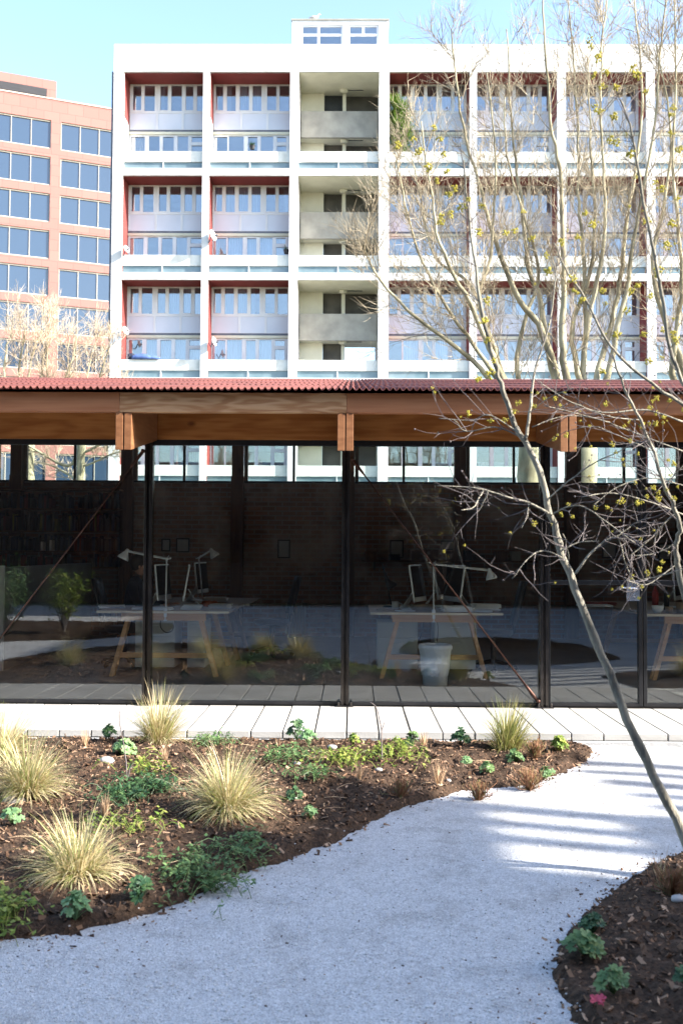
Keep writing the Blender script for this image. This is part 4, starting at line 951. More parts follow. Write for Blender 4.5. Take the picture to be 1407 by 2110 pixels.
b8 = limb(q, W([(1500, 1000), (1440, 860), (1405, 784), (1379, 718), (1360, 603), (1346, 521), (1324, 412), (1309, 323), (1296, 257), (1277, 205)], 3.9, 3.6), 0.010, 0.003, 8, 0.002)
b9 = limb(q, W([(1480, 900), (1407, 835), (1354, 800), (1290, 748), (1246, 699), (1205, 616), (1163, 552), (1140, 500)], 4.1, 3.8), 0.0085, 0.0025, 7, 0.002)
brs = [
    ([(1130, 1058), (1090, 1036), (1050, 1026), (1000, 1010), (965, 1004), (900, 1001)], .011), ([(995, 1010), (985, 1028), (975, 1046), (950, 1051)], .006), ([(1004, 1012), (996, 1036), (984, 1056)], .006), ([(1088, 1037), (1086, 1062), (1074, 1088)], .006),
    ([(1184, 1182), (1214, 1142), (1250, 1112), (1276, 1102), (1310, 1076), (1340, 1067)], .011), ([(1270, 1104), (1280, 1130), (1290, 1165), (1302, 1192), (1322, 1217)], .006), ([(1262, 1108), (1285, 1112), (1284, 1128)], .005),
    ([(1138, 1060), (1164, 1046), (1200, 1044), (1250, 1076), (1306, 1118)], .008), ([(1126, 1032), (1170, 992), (1222, 955), (1275, 930), (1330, 900)], .007), ([(1076, 902), (1020, 880), (962, 889), (936, 866)], .007), ([(1072, 896), (1010, 856), (968, 866), (905, 862)], .005),
    ([(1160, 1150), (1120, 1135), (1088, 1150), (1056, 1192)], .006), ([(1156, 1135), (1190, 1118), (1235, 1115)], .006), ([(1172, 1165), (1168, 1130), (1160, 1100)], .006),
    ([(1394, 1055), (1360, 1085), (1340, 1110), (1290, 1150)], .007), ([(1360, 1085), (1348, 1108), (1346, 1128)], .004), ([(1407, 1060), (1340, 1035), (1262, 1016), (1200, 1024)], .006), ([(1407, 1000), (1330, 985), (1260, 1010), (1220, 1045)], .005),
    ([(1407, 870), (1330, 845), (1240, 850), (1160, 820), (1110, 785)], .008), ([(1407, 930), (1340, 905), (1250, 870), (1180, 850), (1120, 836)], .006), ([(1345, 930), (1290, 905), (1230, 880), (1190, 882)], .005), ([(1368, 1000), (1407, 960)], .006),
    ([(1318, 865), (1262, 860), (1215, 845), (1185, 830)], .005), ([(1096, 880), (1150, 860), (1200, 858), (1255, 870)], .004), ([(1092, 850), (1130, 820), (1180, 800)], .004), ([(1392, 1120), (1350, 1140), (1300, 1146)], .005), ([(1394, 1160), (1370, 1180), (1330, 1205), (1290, 1195)], .004),
    ([(1340, 1190), (1318, 1196), (1360, 1186), (1407, 1172)], .004)]
allb = [(up1, .2), (up2, .2), (tr2, .5), (b8, .1), (b9, .1)]
for pts, r_ in brs:
    Yb_ = rnd.uniform(4.2, 4.7); allb.append((limb(q, W(pts, 4.52, Yb_), r_ * 0.58, 0.0018, 6, 0.002), .15))
q.build('trunk', M['bark'], ct, smooth=True)
tips = []
for pts, s0 in allb:
    L_ = sum((pts[i + 1] - pts[i]).length for i in range(len(pts) - 1)); k = len(pts) - 1
    for _ in range(int(4 + L_ * 11.5)):
        f = s0 + (1 - s0) * rnd.random(); i = min(int(f * k), k - 1)
        a = twig(tq, pts[i], side(pts[i + 1] - pts[i], R(rnd.uniform(30, 65))), rnd.uniform(0.06, 0.30), 0.0021, 4, 0.06, 0.16, 4); tips.append(a[-1])
        if rnd.random() < 0.6:
            b_ = twig(tq, a[2], side(a[3] - a[2], R(45)), rnd.uniform(0.04, 0.12), 0.0015, 3, 0.05, 0.2, 4); tips.append(b_[-1])
        if rnd.random() < 0.35: tq.ball(a[-1], 0.0045, n=5)
tq.build('twigs', M['twig'], ct)
def blossom(c, r):
    for _ in range(20):
        d = Vector((rnd.gauss(0, 1), rnd.gauss(0, 1), rnd.gauss(0, 1))).normalized(); bl.ball(Vector(c) + d * r * rnd.uniform(0.3, 0.95), r * rnd.uniform(0.14, 0.26), n=5)
for px, py in ((903 * 0 + 964, 853), (1010, 868), (1040, 866), (1058, 848), (1066, 830), (1249, 832), (1100, 836), (1142, 822), (1123, 821), (1352, 820), (1339, 841), (1353, 852), (1365, 860), (1350, 873), (1322, 876), (1296, 908), (1260, 917), (1165, 897), (1141, 905), (1376, 948), (1387, 955), (1225, 1045), (1250, 1045), (1273, 1036), (1281, 1031), (1311, 1036), (1320, 1036), (1332, 1023), (1386, 1026), (1355, 1028), (1333, 1181), (1357, 1173), (1345, 1005), (1178, 1065), (1155, 1060), (1100, 1078), (1380, 825), (1407, 845)):
    blossom(P(px, py, rnd.uniform(4.25, 4.6)), rnd.uniform(0.012, 0.017))
for px, py in ((820, 240 + 60), (895, 262), (905, 287), (850, 288), (912, 318), (862, 314), (882, 345), (920, 354), (900, 373), (936, 388), (925, 401), (965, 411), (950, 427), (992, 425), (908, 458), (928, 442), (907, 447), (1095, 490), (1078, 436), (1125, 527), (1155, 500), (1190, 490), (1180, 575), (1205, 440), (1221, 462), (1215, 82), (1218, 97), (1232, 118), (1222, 155), (1248, 150), (1303, 145), (1312, 155), (1225, 222), (1236, 230), (1262, 240), (1256, 288), (1270, 295), (1268, 180), (1238, 178), (1297, 320), (1330, 190), (1385, 222), (1382, 238), (1381, 275), (1398, 308), (1350, 375), (1360, 390), (1395, 410), (1312, 360), (1385, 460), (1330, 455), (1372, 505), (1355, 560), (1340, 610), (1300, 600), (1312, 590), (1290, 640), (1270, 690), (1324, 690), (1385, 690), (1392, 700), (1365, 680), (1240, 765), (1200, 620), (1185, 602), (1005, 620), (1000, 660), (995, 662), (1005, 700), (1015, 745), (985, 780), (1010, 770), (1240, 600), (1130, 560), (1040, 480), (1060, 475), (985, 480), (1335, 745)):
    blossom(P(px, py, rnd.uniform(3.6, 4.3)), rnd.uniform(0.015, 0.023))
for p in rnd.sample(tips, 90): blossom(p, rnd.uniform(0.005, 0.011))
bl.build('blossoms', M['blossom'], ct)['kind'] = 'stuff'

# ============================================================ PLANTS OF THE BEDS
BIAS = [Vector((0, 0, 0))]
def blades(q, c, n, L, spread, w_=0.005, stiff=0.5, m=0, seg=5):
    for _ in range(n):
        a = rnd.uniform(0, 6.283); k_ = rnd.random(); lean = (0.12 + 0.95 * k_ ** 1.5) * spread; l = L * rnd.uniform(0.55, 1.12) * (0.85 + 0.25 * (1 - k_))
        p = Vector(c) + Vector((math.cos(a), math.sin(a), 0)) * rnd.random() * L * 0.14; d = (Vector((math.cos(a) * lean, math.sin(a) * lean, 1)) + BIAS[0] + Vector((rnd.gauss(0, .10), rnd.gauss(0, .10), 0))).normalized()
        sd_ = Vector((-math.sin(a + rnd.gauss(0, 0.5)), math.cos(a + rnd.gauss(0, 0.5)), 0)); o = len(q.v); ww0 = w_ * rnd.uniform(0.6, 1.3); dr_ = (1 - stiff) * rnd.uniform(0.6, 1.7) * (0.3 + k_)
        for k in range(seg + 1):
            t = k / seg; ww = ww0 * (1 - t ** 1.6 * 0.96) / 2
            q.v.append(tuple(p - sd_ * ww)); q.v.append(tuple(p + sd_ * ww))
            p = p + d * (l / seg); d = (d + Vector((math.cos(a) * dr_ * 0.18, math.sin(a) * dr_ * 0.18, -dr_ * 2.2 / seg * (0.3 + t)))).normalized()
            if p.z < c[2] + 0.004: p.z = c[2] + 0.004
        for k in range(seg): a_ = o + 2 * k; q.f.append((a_, a_ + 1, a_ + 3, a_ + 2)); q.m.append(m)
def tussock(px, py, toppy, label, n=520, spread=1.0, mat='straw', stiff=0.45, pos=None, L=None):
    c = BG(px, py) if pos is None else Vector(pos)
    L = L or (py - toppy) * c.y / F * 1.05
    BIAS[0] = Vector((rnd.gauss(0, .22), rnd.gauss(0, .15), 0))
    q = MB(); q.ball(c, L * 0.10, n=8, sc=(1, 1, 0.5)); blades(q, c, int(n * 0.55), L, spread, 0.0062, stiff); blades(q, c, int(n * 0.3), L * 0.95, spread * 1.7, 0.0066, 0.15); blades(q, c, n // 4, L * 0.7, spread * 2.3, 0.006, 0.05)
    for k in range(4):
        a = rnd.uniform(0, 6.28); blades(q, c + Vector((math.cos(a), math.sin(a), 0)) * L * 0.16, n // 14, L * rnd.uniform(0.7, 1.1), spread * 1.5, 0.006, rnd.uniform(0.05, 0.6))
    return tag(q.build('grass_tussock', M[mat], origin=c), label, 'ornamental grass', 'straw coloured grass tussocks')
rnd.seed(31)
tussock(328, 1538, 1428, 'straw grass tussock against the kerb, in front of the left steel column', 520, 0.9, stiff=0.6)
tussock(468, 1690, 1553, 'rounded straw grass tussock in the middle of the wide bed', 820, 1.4, stiff=0.2)
tussock(162, 1815, 1668, 'sprawling straw grass tussock at the front of the bed above the pale geranium', 620, 1.5, stiff=0.2)
tussock(58, 1660, 1530, 'dense straw grass tussock at the left edge, the lower of two', 720, 1.4, stiff=0.2)
tussock(2, 1580, 1468, 'straw grass tussock cut by the left edge beside the paving', 480, 1.1, stiff=0.5)
tussock(1042, 1552, 1448, 'greener grass tussock against the kerb near the door', 420, 0.85, 'straw_green', 0.6)
tussock(0, 0, 0, 'grass tussock reflected in the glass beyond the door', 420, 1.1, 'straw', 0.5, pos=(3.75, 6.8, 0.06), L=0.45)
tussock(0, 0, 0, 'grass tussock at the far left end of the bed, seen in the reflection', 420, 1.1, 'straw', 0.5, pos=(-3.35, 6.2, 0.06), L=0.42)
BIAS[0] = Vector((0, 0, 0))
def lobed(q, c, nrm, r, rot, lobes=5, m=0):
    nrm = Vector(nrm).normalized(); u = nrm.orthogonal().normalized(); v = nrm.cross(u); n_ = lobes * 4; o = len(q.v)
    q.v.append(tuple(Vector(c) - nrm * r * 0.15))
    for i in range(n_):
        t = rot + (i / n_ - 0.5) * 5.6; rr = r * (0.62 + 0.38 * abs(math.cos(lobes * (i / n_ - 0.5) * math.pi))) * rnd.uniform(0.92, 1.05)
        q.v.append(tuple(Vector(c) + u * math.cos(t) * rr + v * math.sin(t) * rr + nrm * rnd.gauss(0, r * 0.05)))
    for i in range(n_ - 1): q.f.append((o, o + 1 + i, o + 2 + i)); q.m.append(m)
def geranium(px, py, wpx, label, mat='leaf', tall=0.7, n=26):
    c = BG(px, py); Rr = wpx * c.y / F / 2 * 0.9; q = MB()
    for _ in range(n):
        a = rnd.uniform(0, 6.283); k_ = rnd.random() ** 0.6; h = Rr * tall * 1.7 * (1.08 - 0.65 * k_ ** 2) * rnd.uniform(0.75, 1.1)
        p = c + Vector((math.cos(a) * Rr * k_ * 0.8, math.sin(a) * Rr * k_ * 0.8, h))
        q.tube([c, c.lerp(p, 0.5) + Vector((0, 0, h * 0.12)), p], 0.0016, 3, cap=False)
        lobed(q, p, (math.cos(a) * k_ * 0.9 + rnd.gauss(0, .2), math.sin(a) * k_ * 0.9 - 0.25 + rnd.gauss(0, .2), 1), Rr * rnd.uniform(0.26, 0.42), rnd.uniform(0, 6))
    return tag(q.build('leafy_plant', M[mat], origin=c), label, 'plant', 'low leafy plants in the beds')
rnd.seed(41)
geranium(256, 1568, 66, 'pale green geranium behind the sapling, left of the kerb side tussock', 'leaf_pale', n=34)
geranium(224, 1532, 42, 'dark leafy plant tucked under the kerb at the left', 'leaf_dark')
geranium(612, 1532, 52, 'dark upright leafy plant standing against the kerb in mid bed', 'leaf_dark', 1.0)
geranium(636, 1557, 52, 'bright green geranium just in front of the dark upright plant', 'leaf_pale')
geranium(728, 1548, 36, 'yellow green plant against the kerb left of the tall sapling', 'leaf_yellow', 0.9)
geranium(848, 1548, 46, 'green leafy plant against the kerb right of the tall sapling', 'leaf', 0.9)
geranium(606, 1656, 50, 'dark green plant right of the rounded tussock', 'leaf_dark', 0.6)
geranium(640, 1690, 46, 'pale green geranium in front of the dark plant, right of the rounded tussock', 'leaf_pale')
geranium(24, 1722, 66, 'grey green geranium at the left edge under the dense tussock', 'leaf_pale', 0.6)
geranium(288, 1852, 82, 'dark green geranium at the gravel edge, right of the sprawling tussock', 'leaf_dark', 0.75, 34)
geranium(156, 1888, 76, 'pale green geranium in front of the sprawling tussock', 'leaf_pale', 0.9, 34)
geranium(1004, 1594, 44, 'green geranium in front of the kerb side tussock near the door', 'leaf', 0.6)
geranium(960, 1577, 38, 'flat green geranium left of the greener tussock', 'leaf_pale', 0.5)
geranium(1060, 1574, 46, 'grey green geranium just right below the greener tussock', 'leaf', 0.7)
geranium(1126, 1588, 48, 'dark green geranium at the right end of the bed', 'leaf', 0.6)
geranium(948, 1543, 52, 'bushy green plant against the kerb left of the greener tussock', 'leaf_dark', 0.8, 34)
geranium(1152, 1552, 46, 'yellow green bushy plant at the right tip of the bed', 'leaf_yellow', 0.85, 34)
geranium(1222, 1912, 70, 'dark green geranium in the shaded bed, the farther of the row', 'leaf_dark', 0.7)
geranium(1200, 1972, 108, 'wide green geranium at the gravel edge of the shaded bed', 'leaf', 0.5, 34)
geranium(1264, 2052, 88, 'pale green geranium above the pink leaf in the shaded bed', 'leaf', 0.75, 30)
geranium(1410, 2058, 60, 'green geranium cut by the right edge of the picture', 'leaf_dark', 0.7)
def creeper(px, py, wpx, hpx, label, mat='leaf', n=260):
    c = BG(px, py); q = MB()
    cover = []
    for _ in range(n // 9):
        p = BG(px + rnd.gauss(0, wpx / 4), py + rnd.gauss(0, hpx / 4)); a = rnd.uniform(0, 6.28); L = rnd.uniform(0.05, 0.16)
        pts = [p + Vector((math.cos(a) * L * t + rnd.gauss(0, .006), math.sin(a) * L * t + rnd.gauss(0, .006), 0.012 + 0.05 * math.sin(t * 3.0))) for t in (0, .25, .5, .75, 1)]
        q.tube(pts, 0.0016, 3, cap=False)
        for k in range(8):
            b = pts[rnd.randint(0, 4)] + Vector((rnd.gauss(0, .012), rnd.gauss(0, .012), rnd.uniform(0.0, 0.025)))
            r_ = rnd.uniform(0.008, 0.017); aa = rnd.uniform(0, 6.28); u = Vector((math.cos(aa), math.sin(aa), rnd.gauss(0.15, 0.35))) * r_; v = Vector((-math.sin(aa), math.cos(aa), rnd.gauss(0, 0.3))) * r_ * 0.55
            q.add([b - u, b - u * 0.2 - v, b + u, b - u * 0.2 + v], [(0, 1, 2, 3)])
    return tag(q.build('creeping_plant', M[mat], origin=c), label, 'ground cover plant', 'creeping green plants on the bark')
rnd.seed(51)
creeper(296, 1648, 130, 46, 'dark green creeping patch left of the rounded tussock', 'leaf_dark', 900)
creeper(243, 1672, 70, 30, 'small dark creeping patch above the dry stubble tuft', 'leaf_dark', 300)
creeper(600, 1580, 120, 26, 'green creeping patch right of the rounded tussock near the kerb', 'leaf', 420)
creeper(698, 1588, 90, 26, 'bright green creeping patch left of the tall sapling', 'leaf_yellow', 380)
creeper(815, 1572, 110, 34, 'bright green creeping patch around the foot of the tall sapling', 'leaf_yellow', 520)
creeper(415, 1805, 150, 70, 'loose green creeping plant at the gravel edge in front of the rounded tussock', 'leaf', 760)
creeper(500, 1752, 70, 40, 'green creeping shoots below the rounded tussock', 'leaf', 300)
creeper(640, 1622, 90, 26, 'thin creeping patch above the dark plant right of the tussock', 'leaf', 260)
creeper(14, 1895, 60, 60, 'yellow green creeping plant at the left edge of the gravel', 'leaf_yellow', 320)
creeper(440, 1542, 80, 22, 'green creeping patch along the kerb behind the rounded tussock', 'leaf', 340)
creeper(285, 1602, 90, 26, 'thin creeping patch around the small sapling', 'leaf_yellow', 240)
creeper(265, 1730, 120, 30, 'thin creeping shoots behind the dark geranium', 'leaf_yellow', 220)
def stubble(px, py, hpx, label, mat='dry', n=38, spread=0.35):
    c = BG(px, py); L = hpx * c.y / F; q = MB(); q.ball(Vector(c) + Vector((0, 0, -0.004)), L * 0.16, n=7, sc=(1, 1, 0.4)); blades(q, c, n, L, spread, 0.0048, 0.95, seg=3)
    if mat == 'heather':
        for _ in range(n * 3): 
            p = c + Vector((rnd.gauss(0, L * 0.3), rnd.gauss(0, L * 0.3), rnd.uniform(0.1, 0.8) * L)); q.tube([c, c.lerp(p, 0.6) + Vector((0, 0, .004)), p, p + Vector((rnd.gauss(0, .008), rnd.gauss(0, .008), 0.02))], [0.0012, 0.0012, 0.0022, 0.0022], 3)
    return tag(q.build('dry_tuft', M[mat], origin=c), label, 'dry plant', 'cut back dry tufts')
rnd.seed(61)
stubble(176, 1556, 40, 'dry tuft near the kerb left of the pale geranium'); stubble(216, 1700, 50, 'thick cut dry tuft behind the sprawling tussock', n=60)
stubble(904, 1618, 52, 'tall pale dry tuft in the right half of the bed', n=46); stubble(826, 1640, 42, 'brown tuft with green foot left of the tall pale tuft', 'heather', 40)
stubble(985, 1632, 42, 'brown heathery tuft below the green geraniums', 'heather', 46); stubble(1090, 1612, 52, 'dark heathery tuft at the right end of the bed front', 'heather', 50)
stubble(1100, 1568, 44, 'reddish heathery tuft behind the dark geranium', 'heather', 46); stubble(872, 1556, 38, 'short dry tuft right of the kerb side green plant'); stubble(740, 1618, 34, 'small dry tuft in the bed centre')
stubble(340, 1578, 36, 'thin dry tuft in front of the kerb side tussock'); stubble(575, 1545, 30, 'twiggy dry tuft left of the dark upright plant', n=16, spread=0.6)
stubble(1356, 1802, 64, 'dry broken tuft at the tip of the shaded bed', n=22, spread=0.5); stubble(1385, 1850, 70, 'brown heathery tuft in the shaded bed by the stone', 'heather', 60, 0.6)
def sapling(px, py, top, pts, label, mat='twig'):
    c = BG(px, py); q = MB()
    for pl in pts: limb(q, [c] + [P(x, y, c.y) for x, y in pl], 0.0055, 0.002, 6, 0.001)
    return tag(q.build('sapling', M[mat], origin=c, smooth=True), label, 'sapling')
sapling(262, 1628, 1470, [[(261, 1580), (255, 1530), (247, 1490), (246, 1462)], [(268, 1585), (276, 1572)]], 'thin bare sapling rising before the pale geranium')
sapling(787, 1582, 1445, [[(786, 1540), (785, 1500), (776, 1460), (762, 1446)], [(786, 1510), (792, 1488)]], 'tall bare sapling in the right half of the bed')
sapling(770, 1572, 1520, [[(762, 1550), (752, 1525)], [(766, 1550), (762, 1520)], [(776, 1550), (778, 1528)], [(800, 1560), (806, 1530)]], 'cluster of thin reddish stems beside the tall sapling', 'rust')
def rock(px, py, r, label):
    c = BG(px, py); q = MB(); q.ball(c + Vector((0, 0, r * 0.3)), r, n=10, sc=(1.3, 1, 0.7), jit=0.22); return tag(q.build('stone', M['stone'], smooth=True), label, 'stone', 'pale stones lying on the bark')
for px, py, r, lab in ((30, 1668, 0.055, 'large grey stone under the dense left edge tussock'), (220, 1588, 0.04, 'flat stone left of the pale geranium'), (684, 1560, 0.028, 'whitish stone right of the bright geranium'), (612, 1594, 0.018, 'small white stone in the creeping patch'), (780, 1598, 0.02, 'small stone at the foot of the tall sapling'), (1398, 1872, 0.026, 'pale stone in the shaded bed'), (923, 1608, 0.016, 'small white stone beside the tall pale dry tuft'), (888, 1638, 0.015, 'pale chip of stone under the tall pale dry tuft')): rock(px, py, r, lab)
q = MB(); c = BG(1230, 2074); lobed(q, c + Vector((0, 0, 0.02)), (0.1, -0.5, 1), 0.026, 0.4); lobed(q, c + Vector((0.012, 0.0, 0.026)), (-0.4, -0.5, 1), 0.018, 1.4)
ob = q.build('fallen_leaf', M['pink']); ob.modifiers.new('t', 'SOLIDIFY').thickness = 0.001; tag(ob, 'fallen pink leaf on the shaded bark', 'leaf')
# shrubs across the path, seen mirrored in the glass
def shrub(x, y, h, wd, label, mat, seed):
    rnd.seed(seed); c = Vector((x, y, soil_z(x, y))); t = thing('shrub', c, label, 'shrub', 'shrubs across the path'); q = MB(); f = MB()
    for _ in range(14):
        a = rnd.uniform(0, 6.28); tp = c + Vector((math.cos(a) * wd * rnd.uniform(.1, .5), math.sin(a) * wd * rnd.uniform(.1, .5), h * rnd.uniform(.6, 1)))
        pts = limb(q, [c, c.lerp(tp, .5) + Vector((0, 0, h * .1)), tp], 0.012, 0.003, 5)
        for _ in range(110):
            b = pts[rnd.randint(len(pts) // 3, len(pts) - 1)] + Vector((rnd.gauss(0, wd * .09), rnd.gauss(0, wd * .09), rnd.gauss(0, .08))); r_ = rnd.uniform(.02, .045); aa = rnd.uniform(0, 6.28)
            u = Vector((math.cos(aa), math.sin(aa), rnd.gauss(-.1, .5))) * r_; v = Vector((-math.sin(aa), math.cos(aa), rnd.gauss(0, .4))) * r_ * .4
            f.add([b - u, b - v, b + u, b + v], [(0, 1, 2, 3)])
    q.build('stems', M['twig'], t); f.build('foliage', M[mat], t)
shrub(-4.75, 1.6, 0.95, 0.8, 'glossy green shrub mirrored low in the left pane', 'leaf_yellow', 71)
shrub(-5.6, 2.0, 1.1, 0.9, 'loose darker shrub mirrored at the left edge of the glass', 'leaf', 72)

# ============================================================ INSIDE THE STUDIO
FZ = ZPV - 0.004
rnd.seed(81)
def desk(x0_, x1_, y0_, y1_, label, ztop):
    t = thing('trestle_desk', ((x0_ + x1_) / 2, y0_, FZ), label, 'desk', 'plywood trestle desks')
    q = MB(); q.box(x0_, x1_, y0_, y1_, ztop - 0.026, ztop, 0); q.box(x0_, x1_, y0_ - 0.006, y0_ - 0.0005, ztop - 0.025, ztop - 0.001, 1); q.build('tabletop', [M['ply'], M['edge_ply']], t)
    for y in (y0_ + 0.12, y1_ - 0.3):
        xa, xb = x0_ + 0.24, x1_ - 0.27; zt_ = ztop - 0.028
        q = MB(); q.box(xa, xb, y, y + 0.045, zt_ - 0.085, zt_); q.box(xa - 0.06, xb + 0.07, y + 0.08, y + 0.12, FZ + 0.20, FZ + 0.255)
        tr = q.build('trestle', M['desk_wood'], t, bevel=0.003)
        for s, xt, xf in ((-1, xa + 0.06, xa - 0.11), (1, xb - 0.06, xb + 0.11)):
            for dy, yy in ((-0.02, 0.02), (0.28, 0.10)):
                q = MB(); q.prism([(xt - 0.022, zt_ - 0.086), (xt + 0.022, zt_ - 0.086), (xf + 0.022, FZ), (xf - 0.022, FZ)], y + yy, y + yy + 0.045); q.build('leg', M['desk_wood'], tr)
    return t
YD = G(600, 1400, FZ).y
zd = ZP(1260, YD)
dl = (XP(200, YD, 1262), XP(472, YD, 1262)); dr2 = (XP(763, YD, 1262), XP(1036, YD, 1262)); d3 = (XP(1330, YD, 1268), XP(1610, YD, 1268))
desk(*dl, YD, YD + 1.5, 'plywood trestle desk behind the left steel column', zd); desk(*dr2, YD, YD + 1.5, 'plywood trestle desk with the white bin under it', zd); desk(*d3, YD, YD + 2.6, 'long trestle desk at the right behind the door', zd)
desk(dl[0] + 0.05, dl[1] + 0.05, YD + 1.7, YD + 3.2, 'farther trestle desk behind the left one', zd - 0.01)
def cabinet(x0_, x1_, y, label):
    t = thing('drawer_cabinet', ((x0_ + x1_) / 2, y, FZ), label, 'cabinet', 'pale cabinets under the desks'); z0, z1 = FZ + 0.03, zd - 0.16
    bx('carcass', M['pale_panel'], t, x0_, x1_, y + 0.018, y + 0.5, z0, z1)
    for k in range(3):
        za = z0 + (z1 - z0) * k / 3 + 0.004; zb_ = z0 + (z1 - z0) * (k + 1) / 3 - 0.004; d_ = bx('drawer', M['pale_panel'], t, x0_ + 0.004, x1_ - 0.004, y, y + 0.0175, za, zb_, bevel=0.003)
        q = MB(); xm = (x0_ + x1_) / 2; q.tube([(xm - .05, y, zb_ - .05), (xm - .05, y - .02, zb_ - .05), (xm + .05, y - .02, zb_ - .05), (xm + .05, y, zb_ - .05)], .004, 6); q.build('handle', M['alu'], d_)
ya = YD + 0.75
cabinet(XP(281, ya), XP(362, ya), ya, 'pale drawer cabinet behind the left column, under the left desk'); cabinet(XP(388, ya), XP(424, ya), ya, 'narrow pale drawer cabinet under the right end of the left desk')
cabinet(XP(778, ya), XP(861, ya), ya, 'pale drawer cabinet left of the white bin'); cabinet(XP(895, ya), XP(980, ya), ya, 'pale drawer cabinet right behind the white bin')
# articulated desk lamps
def lamp(base, elbow, head, aim, label, mats='alu', clamp=True):
    b = Vector(base); e = Vector(elbow); h = Vector(head); t = thing('desk_lamp', b, label, 'desk lamp', 'jointed desk lamps'); ax = Vector(aim).normalized()
    q = MB()
    if clamp:
        q.box(b.x - .018, b.x + .018, b.y - .03, b.y + .04, b.z + 0.001, b.z + .03); q.box(b.x - .014, b.x + .014, b.y - .032, b.y - .014, b.z - .065, b.z); q.tube([(b.x, b.y - .023, b.z - .10), (b.x, b.y - .023, b.z - .03)], .006, 6); q.tube([(b.x - .018, b.y - .023, b.z - .10), (b.x + .018, b.y - .023, b.z - .10)], .005, 6)
    else: q.lathe([(0, .02), (.09, .018), (.1, 0)], b, 16)
    q.build('clamp', M[mats], t)
    q = MB(); q.tube([b + Vector((0, 0, .03)), e], .0085, 6); q.ball(e, .017, n=8); k_ = (h - e).normalized(); q.tube([e - k_ * .05 + Vector((0, 0, .02)), e, h], .0085, 6); q.tube([e + Vector((0, 0, .012)), h + Vector((0, 0, .014))], .003, 5); q.tube([e, e + Vector((.025, 0, .04))], .005, 5); q.build('arm', M[mats], t, smooth=True)
    q = MB(); q.lathe([(.0, -.06), (.018, -.055), (.022, -.025), (.036, 0), (.060, .042), (.064, .065), (.061, .064), (.056, .042), (.033, .004), (.0, -.008)], h + ax * .03, 20, ax=ax); q.build('lamp_shade', M[mats], t, smooth=True)
yl = YD + 0.03
def q3(px, py, dy=0.0): return P(px, py, yl + dy)
lb = q3(342, 1262); lb.z = zd
lamp(lb, q3(344, 1152), q3(262, 1136, 0.05), (-0.45, -0.1, -0.9), 'white jointed lamp clamped to the left desk, arm stretched left', 'white')
lb = q3(893, 1262); lb.z = zd
lamp(lb, q3(893, 1163), q3(1008, 1176, 0.05), (0.25, -0.05, -0.95), 'white jointed lamp clamped to the desk with the bin, arm stretched right', 'white')
lb = P(418, 1245, YD + 1.9); lb.z = zd - 0.01
lamp(lb, P(410, 1150, YD + 1.9), P(436, 1134, YD + 1.9), (0.5, 0, -0.85), 'jointed lamp on the farther left desk', 'alu', False)
lb = P(806, 1245, YD + 1.0); lb.z = zd
lamp(lb, P(790, 1172, YD + 1.0), P(800, 1196, YD + 1.0), (0.5, -0.2, -0.8), 'dark jointed lamp at the left of the desk with the bin', 'dark', False)
# flat computer screens on bent stands
def monitor(px, py, y, wd, hh, rz, label, tilt=0.12):
    c = P(px, py, y); c.z = zd; t = thing('computer_monitor', c, label, 'monitor', 'flat aluminium computer monitors'); t.rotation_euler = (0, 0, rz); ORG[t] = Vector((0, 0, 0))
    m_ = Matrix.Translation((0, 0, 0.30)) @ Matrix.Rotation(tilt, 4, 'X')
    q = MB(); q.obox(m_, wd, 0.018, hh); q.build('casing', M['alu'], t, bevel=0.004)
    q = MB(); q.obox(m_ @ Matrix.Translation((0, -0.0115, 0.02)), wd - 0.03, 0.004, hh - 0.07); q.build('screen', M['screen'], t)
    q = MB(); q.prismx([(0.02, 0.22), (0.03, 0.22), (0.16, 0.012), (-0.06, 0.012), (-0.06, 0.0), (0.185, 0.0)], -0.09, 0.09); q.build('stand', M['alu'], t)
monitor(336, 1230, YD + 0.45, 0.46, 0.40, R(82), 'slim pale monitor seen edge on behind the left column', -0.1); monitor(384, 1230, YD + 0.35, 0.46, 0.40, R(-80), 'slim white monitor tilted beside the lamp on the left desk', -0.16)
monitor(860, 1230, YD + 0.55, 0.48, 0.42, R(70), 'monitor on the desk with the bin, left of the lamp post', -0.15); monitor(935, 1230, YD + 0.65, 0.48, 0.42, R(-72), 'monitor on the desk with the bin, right of the lamp post', -0.15)
monitor(415, 1230, YD + 2.1, 0.46, 0.40, R(80), 'monitor on the farther left desk', -0.1)
monitor(905, 1230, YD + 1.15, 0.48, 0.42, R(75), 'farther monitor on the desk with the bin', -0.12)
monitor(1395, 1230, YD + 1.3, 0.48, 0.42, R(60), 'monitor on the long desk behind the door', -0.1)
# papers, books, mug, bowl, bottles
def sheafs(px, py, y, sx, sy, sz, rz, m_, label, name='paper_stack', cat='papers'):
    c = P(px, py, y); c.z = zd + 0.001; q = MB(); n_ = max(1, int(sz / 0.012))
    for k in range(n_): q.obox(Matrix.Translation((c.x + rnd.gauss(0, .006), c.y + rnd.gauss(0, .006), c.z + sz * (k + .5) / n_)) @ Matrix.Rotation(rz + rnd.gauss(0, .08), 4, 'Z'), sx * rnd.uniform(.9, 1), sy * rnd.uniform(.9, 1), sz / n_ * 0.96)
    return tag(q.build(name, M[m_]), label, cat, 'papers lying on the desks')
sheafs(300, 1250, YD + .3, .3, .22, .02, .2, 'paper', 'loose white papers at the left of the left desk'); sheafs(330, 1250, YD + .18, .26, .2, .03, -.1, 'paper', 'white paper stack behind the left column'); sheafs(397, 1250, YD + .3, .22, .2, .05, .1, 'paper', 'white block of paper right of the lamp on the left desk')
